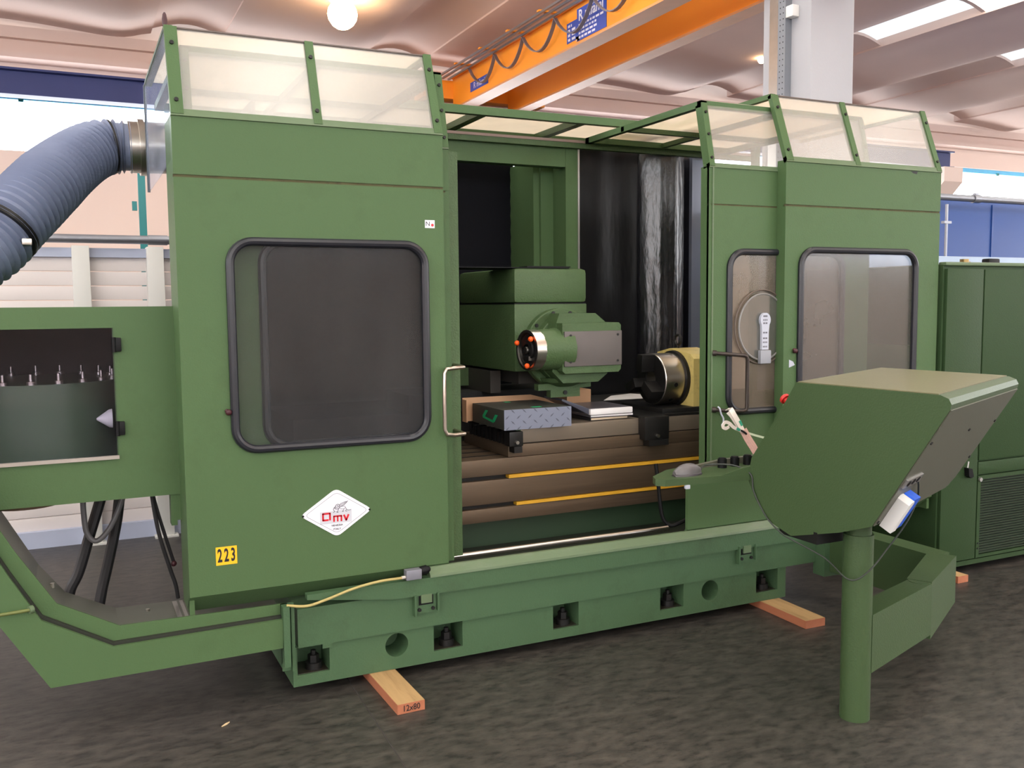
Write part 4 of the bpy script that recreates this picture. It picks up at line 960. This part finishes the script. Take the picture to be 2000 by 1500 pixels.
green_stroke((XS, 4.19, 1.000), (XS, 4.15, 1.034), (0, 0.016, 0)); green_stroke((XS, 4.20, 0.998), (XS, 4.07, 0.985), (0, 0, 0.006)); green_stroke((XS, 4.075, 0.984), (XS, 4.035, 1.022), (0, 0.016, 0))
obj('side_mark', b, GREENTAPE, tbx, 'green hand-drawn mark', smooth=False)
b = B(); b.box(2.02, 2.07, 4.0, 4.025, 1.052, 1.0530).box(2.00, 2.03, 4.27, 4.30, 1.052, 1.0530)
obj('top_mark', b, GREENTAPE, tbx, 'green marks', smooth=False)

ct = thing('cardboard_sheet', (2.08, 4.36, 0.955), 'brown cardboard sheet standing up behind the black case', 'cardboard')
obj('upright_sheet', B().prism([(1.80, 4.36, 0.957), (1.80, 4.36, 1.078), (2.19, 4.36, 1.076), (2.36, 4.36, 1.03), (2.36, 4.36, 0.957)], (0, 0.006, 0)), CARD, ct)
obj('side_flap', B().box(1.80, 1.806, 4.31, 4.36, 0.957, 1.07), CARD, ct)
cb2 = obj('cardboard_box', B().box(2.42, 2.57, 4.38, 4.52, 0.957, 1.085, 0.002), CARD)
tag(cb2, 'small brown cardboard box standing behind the open catalogue', 'box')

def book(name, x0, x1, y0, y1, z0, th, cover, pages, label, ang=0, sag=0.0):
    t = thing(name, ((x0+x1)/2, (y0+y1)/2, z0), label, 'book')
    R = Matrix.Rotation(ang, 4, 'Z'); pv = ((x0+x1)/2, (y0+y1)/2, z0)
    obj('pages', B().box(x0+0.004, x1, y0, y1, z0+0.002, z0+th-0.002, 0.002, R, pv), pages, t)
    obj('cover', B().box(x0, x1, y0-0.001, y1+0.001, z0+th-0.002, z0+th, 0, R, pv).box(x0, x1, y0-0.001, y1+0.001, z0, z0+0.002, 0, R, pv).box(x0, x0+0.004, y0, y1, z0, z0+th, 0, R, pv), cover, t)
    return t
book('catalogue', 2.375, 2.60, 4.06, 4.34, 0.957, 0.015, BOOKBLACK, BEIGEPAPER, 'bottom catalogue of the pile, beige page edges', 0.02)
book('catalogue', 2.385, 2.635, 4.055, 4.33, 0.973, 0.013, BOOKCOVER, PAPER, 'middle catalogue of the pile, pages sticking out', -0.05)
oc = thing('open_catalogue', (2.47, 4.2, 0.987), 'thick white-edged catalogue on top of the pile, dark cover folded open', 'book')
obj('pages', B().box(2.372, 2.625, 4.046, 4.33, 0.987, 1.018, 0.005), PAPER, oc)
obj('cover', B().box(2.368, 2.615, 4.052, 4.332, 1.0185, 1.0205), BOOKCOVER, oc)
obj('open_flap', B().prism([(2.370, 4.06, 0.990), (2.370, 4.06, 1.020), (2.27, 4.16, 1.066), (2.268, 4.16, 1.056)], (0.0, 0.20, 0.0)), mat('dark_flap', (74, 76, 90), 0.35), oc)
ps = obj('paper_sheet', B().prism([(2.84, 4.69, 0.9805), (3.10, 4.67, 0.9805), (3.27, 4.80, 0.9805), (3.20, 4.96, 0.9805), (3.02, 4.90, 0.9805)], (0, 0, 0.002)), PAPER)
tag(ps, 'loose white paper sheet lying behind the catalogues, left of the chuck', 'paper')

rt_ = thing('rotary_table', (3.05, 4.2, 0.955), 'yellow rotary indexing table with a steel three-jaw chuck', 'tool')
obj('base', B().box(2.82, 3.22, 4.06, 4.46, 0.957, 0.992, 0.003).box(2.66, 3.22, 4.025, 4.50, 0.956, 0.968), BLACKSTEEL, rt_)
obj('body', B().yz([(4.08, 0.985), (4.08, 1.25), (4.11, 1.275), (4.30, 1.30), (4.42, 1.275), (4.44, 1.24), (4.44, 0.985)], 3.035, 3.22), YELLOW, rt_, 'yellow enamelled body')
obj('face_ring', B().lathe((3.035, 4.26, 1.135), (-1, 0, 0), [(0, 0.155), (0.02, 0.153), (0.022, 0.14)], 36), BLACKSTEEL, rt_)
ck = obj('chuck', B().lathe((3.018, 4.26, 1.135), (-1, 0, 0), [(0, 0.140), (0.015, 0.142), (0.13, 0.142), (0.134, 0.139)], 40), STEEL, rt_, 'bright steel chuck')
obj('chuck_face', B().lathe((2.886, 4.26, 1.135), (-1, 0, 0), [(0, 0.137), (0.006, 0.136), (0.008, 0.05), (-0.02, 0.045)], 36), BLACKSTEEL, ck, 'chuck face with its shade put into a dark colour')  # steel face coloured dark to carry its shade
for a in (95, 215, 335):
    c, s_ = math.cos(math.radians(a)), math.sin(math.radians(a))
    R = Matrix.Rotation(math.radians(a), 4, 'X')
    obj('jaw', B().box(2.80, 2.885, 4.26+0.045, 4.26+0.138, 1.135-0.027, 1.135+0.027, 0.003, R, (2.85, 4.26, 1.135)), BLACKSTEEL, ck)
for a in (190, 230): obj('key_hole', B().cyl((2.95, 4.26+0.1415*math.cos(math.radians(a)), 1.135-0.1415*math.sin(math.radians(a))*-1), (2.95, 4.26+0.1435*math.cos(math.radians(a)), 1.135+0.1435*math.sin(math.radians(a))), 0.012, n=12), BLACK, ck)
obj('eye_bolt', B().tube([Vector((3.09, 4.3+0.028*math.cos(t*PI/8), 1.345+0.028*math.sin(t*PI/8))) for t in range(16)], 0.007, 8, closed=True).cyl((3.09, 4.3, 1.29), (3.09, 4.3, 1.32), 0.008), BLACKSTEEL, rt_)
rs_ = obj('rubber_flap', B().box(1.72, 2.345, 4.215, 4.50, 1.7345, 1.7385, 0, Matrix.Rotation(0.0, 4, 'Y')).box(2.10, 2.35, 4.21, 4.3, 1.7385, 1.7445), BLACK)
tag(rs_, 'flat black rubber strip lying on top of the spindle ram', 'mat')

# ================================================================== TIMBERS
def timber(x0, x1, y0, y1, z1, ang, label, marks=None):
    t = thing('timber_block', ((x0+x1)/2, (y0+y1)/2, 0), label, 'timber')
    R = Matrix.Rotation(ang, 4, 'Z'); pv = ((x0+x1)/2, y0, 0)
    obj('beam', B().box(x0, x1, y0, y1, 0, z1, 0.002, R, pv), WOOD, t)
    obj('stained_end', B().box(x0, x1, y0-0.0015, y0, 0.001, z1-0.001, 0, R, pv), WOODSIDE, t, 'orange stained end')
    obj('stained_side', B().box(x0-0.0012, x0, y0, y1, 0.001, z1-0.001, 0, R, pv), WOODSIDE, t, 'orange stained side')
    if marks:
        tm_ = text('pencil_note', marks, 0.034, R @ (Vector(((x0+x1)/2, y0-0.003, z1/2))-Vector(pv))+Vector(pv), R.to_3x3() @ Vector((1, 0, 0)), (0, 0, 1), INK, t, 0.85)
    return t
timber(1.062, 1.172, 3.262, 5.1, 0.0405, 0.02, 'pine timber under the bed at the left, marked 12x80 on its orange end', '12x80')
timber(3.098, 3.215, 3.272, 5.1, 0.0405, -0.02, 'pine timber under the right end of the bed, plain orange end')
timber(4.345, 4.425, 3.44, 4.4, 0.040, 0.0, 'orange timber under the electrical cabinet behind the swing arm')

tag(obj('wood_splinter', B().prism([(0.445, 3.460, 0.0), (0.462, 3.478, 0.0), (0.478, 3.487, 0.0), (0.466, 3.472, 0.0)], (0, 0, 0.004)), mat('pale_splinter', (214, 190, 150), 0.7)), 'tiny pale wood splinter on the bare floor left of the marked timber', 'splinter')

# ================================================================== CONTROL CONSOLE
cc = thing('control_console', (2.6, 2.5, 0), 'green control console on a round post and angular swing arm', 'console')
A = Vector((2.452, 2.664, 1.25)); U = Vector((0.083, -0.9966, 0)); W = Vector((0.911, 0.412, 0)); WD = 0.93
def S2(s, z, w_=0.0): return A+U*s+Vector((0, 0, z-1.25))+W*w_
side = [(0.0, 1.25), (-0.077, 1.135), (-0.224, 0.934), (-0.245, 0.85), (-0.20, 0.77), (-0.12, 0.695), (-0.013, 0.661), (0.215, 0.722), (0.352, 0.772), (0.635, 1.205), (0.640, 1.222), (0.630, 1.240), (0.600, 1.250)]
b = B(); b.loft([[S2(s, z) for s, z in side], [S2(s, z, WD) for s, z in side]])
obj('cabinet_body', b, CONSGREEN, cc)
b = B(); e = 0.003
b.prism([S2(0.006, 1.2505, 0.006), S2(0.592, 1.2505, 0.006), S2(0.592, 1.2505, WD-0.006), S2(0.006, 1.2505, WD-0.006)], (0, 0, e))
obj('top_sheet', b, CONSTOP, cc, 'worn top, warm overhead light put into its olive-beige colour')
P1, P2 = S2(0.637, 1.208), S2(0.353, 0.773); E_ = (P2-P1).normalized(); NB = E_.cross(W).normalized()
if NB.y > 0: NB = -NB
def K(w_, e_, h=0.0): return P1+W*w_+E_*e_+NB*h
b = B(); LE = (P2-P1).length
b.prism([K(0.006, 0.004), K(WD-0.006, 0.004), K(WD-0.006, LE-0.05), K(WD-0.06, LE-0.002), K(0.006, LE-0.002)], NB*0.004)
bp_ = obj('back_panel', b, CONSBACK, cc, 'grey-green back panel with small screws')
for w_, e_ in ((0.02, 0.14), (0.5, 0.15), (0.90, 0.16), (0.02, 0.50), (0.9, 0.35)):
    obj('screw', B().cyl(K(w_, e_, 0.004), K(w_, e_, 0.009), 0.006, n=8), BLACKSTEEL, bp_)
st = obj('socket_strip', B().prism([K(0.02, 0.302, 0.004), K(0.195, 0.302, 0.004), K(0.195, 0.338, 0.004), K(0.02, 0.338, 0.004)], NB*0.008), ALU, bp_, 'silver socket strip')
for w_ in (0.055, 0.105, 0.155): obj('socket', B().cyl(K(w_, 0.32, 0.012), K(w_, 0.32, 0.0145), 0.012, n=12), BLACK, cc)
obj('emergency_stop', B().lathe(S2(-0.055, 1.168, 0.035), (-0.069, 0.827, 0.556), [(-0.02, 0.012), (0.014, 0.012), (0.015, 0.021), (0.026, 0.021), (0.033, 0.013)], 20), REDKNOB, cc, 'red mushroom stop button')
obj('post', B().cyl((2.59, 2.476, 0.0), (2.59, 2.476, 0.70), 0.054, n=36).cyl((2.59, 2.476, 0.70), (2.59, 2.476, 0.775), 0.046, n=36), CONSGREEN, cc)
# underside hub
obj('hub', B().box(2.46, 2.72, 2.55, 2.75, 0.655, 0.70), BLACKSTEEL, cc)
def seg(p0, p1, q1, q0, z0, z1, z0b=None):
    z0b = z0 if z0b is None else z0b
    return B().loft([[(p0[0], p0[1], z0), (q0[0], q0[1], z0), (q0[0], q0[1], z1), (p0[0], p0[1], z1)], [(p1[0], p1[1], z0b), (q1[0], q1[1], z0b), (q1[0], q1[1], z1), (p1[0], p1[1], z1)]])
obj('arm_segment', seg((2.622, 2.430), (3.132, 2.600), (3.104, 2.690), (2.62, 2.535), 0.180, 0.400, 0.185), CONSGREEN, cc)
obj('arm_segment', seg((3.136, 2.604), (3.566, 2.835), (3.50, 2.935), (3.090, 2.690), 0.165, 0.404, 0.19), CONSGREEN, cc)
obj('arm_segment', B().box(3.485, 3.60, 2.90, 3.62, 0.165, 0.400), CONSGREEN, cc)
obj('elbow_joint', B().cyl((3.118, 2.648, 0.19), (3.118, 2.648, 0.402), 0.045, n=24), CONSGREEN, cc)
obj('arm_mount', B().box(3.45, 3.64, 3.52, 3.60, 0.14, 0.42), GREEN_BASE, cc)
# keyboard shelf
sh = obj('shelf', B().xy([(2.035, 2.975), (2.060, 2.945), (2.435, 2.890), (2.80, 3.05), (2.80, 3.28), (2.66, 3.24), (2.19, 3.125), (2.06, 3.03)], 0.842, 0.868), CONSGREEN, cc)
obj('shelf_gusset', B().prism([(2.30, 2.912, 0.868), (2.438, 2.889, 0.868), (2.440, 2.889, 0.90), (2.40, 2.896, 0.894)], (0.01, 0.018, 0)), CONSGREEN, sh)
obj('knob_rail', B().prism([(2.25, 3.085, 0.868), (2.72, 3.12, 0.868), (2.72, 3.12, 0.895), (2.45, 3.10, 0.892), (2.25, 3.085, 0.875)], (0, 0.02, 0)), CONSBACK, sh)
for x, y in ((2.425, 3.06), (2.495, 3.066), (2.568, 3.072)):
    obj('knob', B().cyl((x, y, 0.868), (x, y, 0.905), 0.019, n=16).cyl((x, y, 0.905), (x, y, 0.909), 0.015, n=16), BLACK, sh, 'black knob')
obj('cable_clip', B().box(2.145, 2.165, 2.925, 2.94, 0.826, 0.842, 0.003), LTGREY, sh)

# mouse on the shelf
ms = thing('computer_mouse', (2.19, 3.0, 0.868), 'grey and black computer mouse on the green console shelf', 'mouse')
b = B()
def mouse_shape(b, sc_, z0, h, x0, x1, y0, y1):
    cx, cy = (x0+x1)/2, (y0+y1)/2; loops = []
    for i in range(9):
        t = i/8; x = x0+(x1-x0)*t; wd = (y1-y0)/2*math.sin(PI*min(max(t*0.94+0.04, 0.02), 0.98))**0.45*sc_
        hh = h*math.sin(PI*min(max(t*0.86+0.05, 0.03), 0.97))**0.6
        loops.append([(x, cy+wd*math.cos(a), z0+hh*max(0, math.sin(a))) for a in [PI*k/10 for k in range(11)]])
    b.loft(loops)
mouse_shape(b, 1.0, 0.868, 0.020, 2.130, 2.262, 2.955, 3.022); obj('lower_shell', b, MOUSEDARK, ms, 'dark lower shell')
b = B(); mouse_shape(b, 0.9, 0.876, 0.040, 2.133, 2.258, 2.956, 3.021); obj('upper_shell', b, MOUSEGREY, ms, 'grey upper shell')
obj('wheel', B().cyl((2.225, 2.983, 0.900), (2.225, 2.993, 0.900), 0.009, n=12), BLACK, ms)
cb = curve([(2.262, 2.992, 0.878), (2.32, 3.03, 0.892), (2.40, 2.96, 0.895), (2.428, 2.885, 0.868), (2.428, 2.865, 0.801), (2.434, 2.795, 0.711), (2.441, 2.715, 0.663), (2.446, 2.668, 0.650), (2.50, 2.55, 0.60), (2.50, 2.43, 0.55), (2.555, 2.395, 0.58), (2.64, 2.385, 0.66), (2.70, 2.36, 0.75), (2.74, 2.35, 0.83), (2.70, 2.31, 0.895), (2.665, 2.285, 0.93)], 6)
obj('cable', B().tube(cb, 0.0032, 8), mat('grey_cable', (44, 50, 44), 0.5), ms, 'thin dark grey mouse cable')

pa = thing('power_adapter', K(0.15, 0.46, 0.004), 'white and blue power adapter fixed on the back of the console', 'adapter')
def kbox(w0, w1, e0, e1, h0, h1, ch=0.0):
    return B().prism([K(w0, e0+ch, h0), K(w0+ch, e0, h0), K(w1-ch, e0, h0), K(w1, e0+ch, h0), K(w1, e1, h0), K(w0, e1, h0)], NB*(h1-h0))
obj('white_half', kbox(0.075, 0.128, 0.385, 0.53, 0.0045, 0.050, 0.012), WHITE, pa, 'white half')
obj('blue_half', kbox(0.129, 0.205, 0.385, 0.53, 0.0045, 0.046, 0.008), ADBLUE, pa, 'blue half')

# straps and wire hook on the right door handle
sb = thing('strap_bundle', (2.92, 3.56, 0.8), 'bundle of cream and pinkish tape straps tied on the right door handle', 'straps')
b = B()
def flat(b, pts, wd, th=0.0015):
    P = [Vector(p) for p in pts]; loops = []
    for i, p in enumerate(P):
        t = (P[min(i+1, len(P)-1)]-P[max(i-1, 0)]).normalized(); n = t.cross(Vector((0, 1, 0.2))).normalized()*wd/2; m_ = t.cross(n).normalized()*th
        loops.append([p+n+m_, p-n+m_, p-n-m_, p+n-m_])
    return b.loft(loops)
flat(b, curve([(2.872, 3.588, 1.030), (2.873, 3.565, 1.036), (2.884, 3.555, 1.012), (2.912, 3.552, 0.968), (2.940, 3.552, 0.922)], 4), 0.026)
flat(b, curve([(2.876, 3.588, 1.020), (2.886, 3.57, 1.000), (2.916, 3.563, 0.955), (2.942, 3.558, 0.920)], 4), 0.022)
obj('upper_straps', b, CREAMSTRAP, sb)
b = B()
for k in range(4):
    o_ = Vector((0.008*k-0.012, -0.002*k, 0.005*k)); flat(b, [Vector(p)+o_ for p in curve([(2.938, 3.552, 0.925), (2.966, 3.550, 0.880), (2.998, 3.548, 0.836), (3.020, 3.548, 0.805-0.008*(k % 2))], 3)], 0.010)
obj('hanging_ends', b, PINKSTRAP, sb, 'pinkish hanging ends')
b = B(); flat(b, curve([(2.940, 3.55, 0.925), (2.905, 3.548, 0.938), (2.875, 3.546, 0.952), (2.850, 3.546, 0.972), (2.825, 3.546, 0.978), (2.812, 3.546, 0.958), (2.830, 3.546, 0.948), (2.85, 3.546, 0.956)], 4), 0.016); obj('curled_end', b, CREAMSTRAP, sb)
b = B(); flat(b, [(2.948, 3.548, 0.922), (3.01, 3.545, 0.902), (3.066, 3.542, 0.886)], 0.010); obj('straight_end', b, mat('pale_green_strap', (214, 224, 196), 0.5), sb)
obj('knot', B().tube([Vector((2.940, 3.551, 0.922))+Vector((0.016*math.cos(t), 0.010*math.sin(t), -0.010*math.cos(t))) for t in [2*PI*k/14 for k in range(14)]], 0.005, 8, closed=True), BLACK, sb, 'black tie')
b = B(); flat(b, [(2.930, 3.549, 0.955), (2.915, 3.549, 0.98)], 0.012); flat(b, [(2.895, 3.545, 0.944), (2.915, 3.545, 0.934)], 0.013); obj('green_print', b, mat('green_print', (60, 160, 130), 0.5), sb, 'green print')
wh = cable('wire_hook', [(2.855, 3.640, 1.042), (2.857, 3.628, 1.034), (2.862, 3.624, 1.010), (2.872, 3.618, 0.985), (2.868, 3.615, 0.965), (2.860, 3.615, 0.952), (2.870, 3.612, 0.940), (2.882, 3.610, 0.944)], 0.004, 'bent grey wire hanging from the right door handle', LTGREY, 'wire')

# ================================================================== ELECTRICAL CABINET
eb = thing('electrical_cabinet', (5.4, 4.0, 0.04), 'green electrical cabinet with louvred vent to the right of the machine', 'cabinet')
CY = 3.565
obj('body', B().box(4.332, 6.6, CY+0.02, 4.75, 0.041, 1.748, 0.004), CABGREEN, eb)
obj('top_edge', B().box(4.332, 6.6, CY+0.002, CY+0.05, 1.742, 1.762, 0.006), GREEN_SILL, eb)
obj('top_sheet', B().box(4.34, 6.6, CY+0.05, 4.74, 1.748, 1.752), mat('dusty_top', (160, 156, 146), 0.6), eb)
obj('side_frame', B().box(4.345, 4.635, CY, CY+0.02, 0.075, 1.725, 0.003), CABGREEN, eb)
d1 = obj('door', B().box(4.643, 6.55, CY-0.002, CY+0.02, 0.642, 1.722, 0.003), CABGREEN, eb)
obj('middle_rail', B().box(4.643, 6.55, CY, CY+0.02, 0.560, 0.632, 0.002), CABGREEN, eb)
b = B(); b.box(4.643, 6.55, CY, CY+0.02, 0.075, 0.092).box(4.643, 6.55, CY, CY+0.02, 0.530, 0.552).box(4.643, 4.668, CY, CY+0.02, 0.092, 0.530)
obj('vent_frame', b, CABGREEN, eb)
obj('vent_back', B().box(4.668, 6.55, CY+0.016, CY+0.0195, 0.092, 0.530), DARKVOID, eb)
b = B(); k = 0
z = 0.098
while z < 0.528:
    b.prism([(4.668, CY+0.002, z), (4.668, CY+0.014, z+0.007), (4.668, CY+0.012, z+0.0085), (4.668, CY, z+0.0025)], (1.88, 0, 0)); z += 0.0148
obj('vent_slats', b, GRILLE, eb, kind='stuff')
obj('plinth', B().box(4.345, 6.55, CY+0.004, CY+0.02, 0.042, 0.068), CABGREEN, eb)
for z in (0.13, 0.16): obj('screw', B().cyl((4.655, CY, z), (4.655, CY-0.004, z), 0.005, n=8), BLACKSTEEL, eb)
obj('vent_lock', B().cyl((4.655, CY, 0.532), (4.655, CY-0.012, 0.532), 0.012, n=12), ALU, eb)
hk = obj('plug_hook', B().prism([(4.525, CY-0.03, 0.612), (4.555, CY-0.03, 0.606), (4.570, CY-0.03, 0.560), (4.550, CY-0.03, 0.552), (4.530, CY-0.03, 0.565)], (0, 0.03, 0)), BLACK, eb, 'black plug on a short chain')
obj('chain', B().cyl((4.54, CY-0.01, 0.61), (4.548, CY-0.01, 0.645), 0.004, n=8), ALU, hk)
cd = obj('cable_duct', B().box(4.36, 6.6, 4.20, 4.45, 1.752, 1.835, 0.004), mat('pale_blue_duct', (148, 164, 186), 0.45, 0.2))
tag(cd, 'pale blue-grey duct lying along the top of the electrical cabinet', 'duct')
ky = thing('key_lever', (5.0, 3.9, 1.752), 'brass and black lever key lying on top of the electrical cabinet', 'key')
obj('blade', B().box(4.70, 5.12, 3.905, 3.93, 1.752, 1.757), BLACKSTEEL, ky)
obj('brass_bush', B().cyl((4.915, 3.918, 1.757), (4.915, 3.918, 1.800), 0.026, n=16).cyl((4.945, 3.918, 1.757), (4.945, 3.918, 1.785), 0.016, n=16), mat('old_brass', (140, 118, 76), 0.35, 0.8), ky, 'brass bush')
obj('shank', B().cyl((4.95, 3.918, 1.770), (5.10, 3.918, 1.772), 0.008, n=10), BLACKSTEEL, ky)
obj('grip', B().box(5.10, 5.20, 3.89, 3.945, 1.7521, 1.806, 0.01), BLACK, ky, 'black grip')
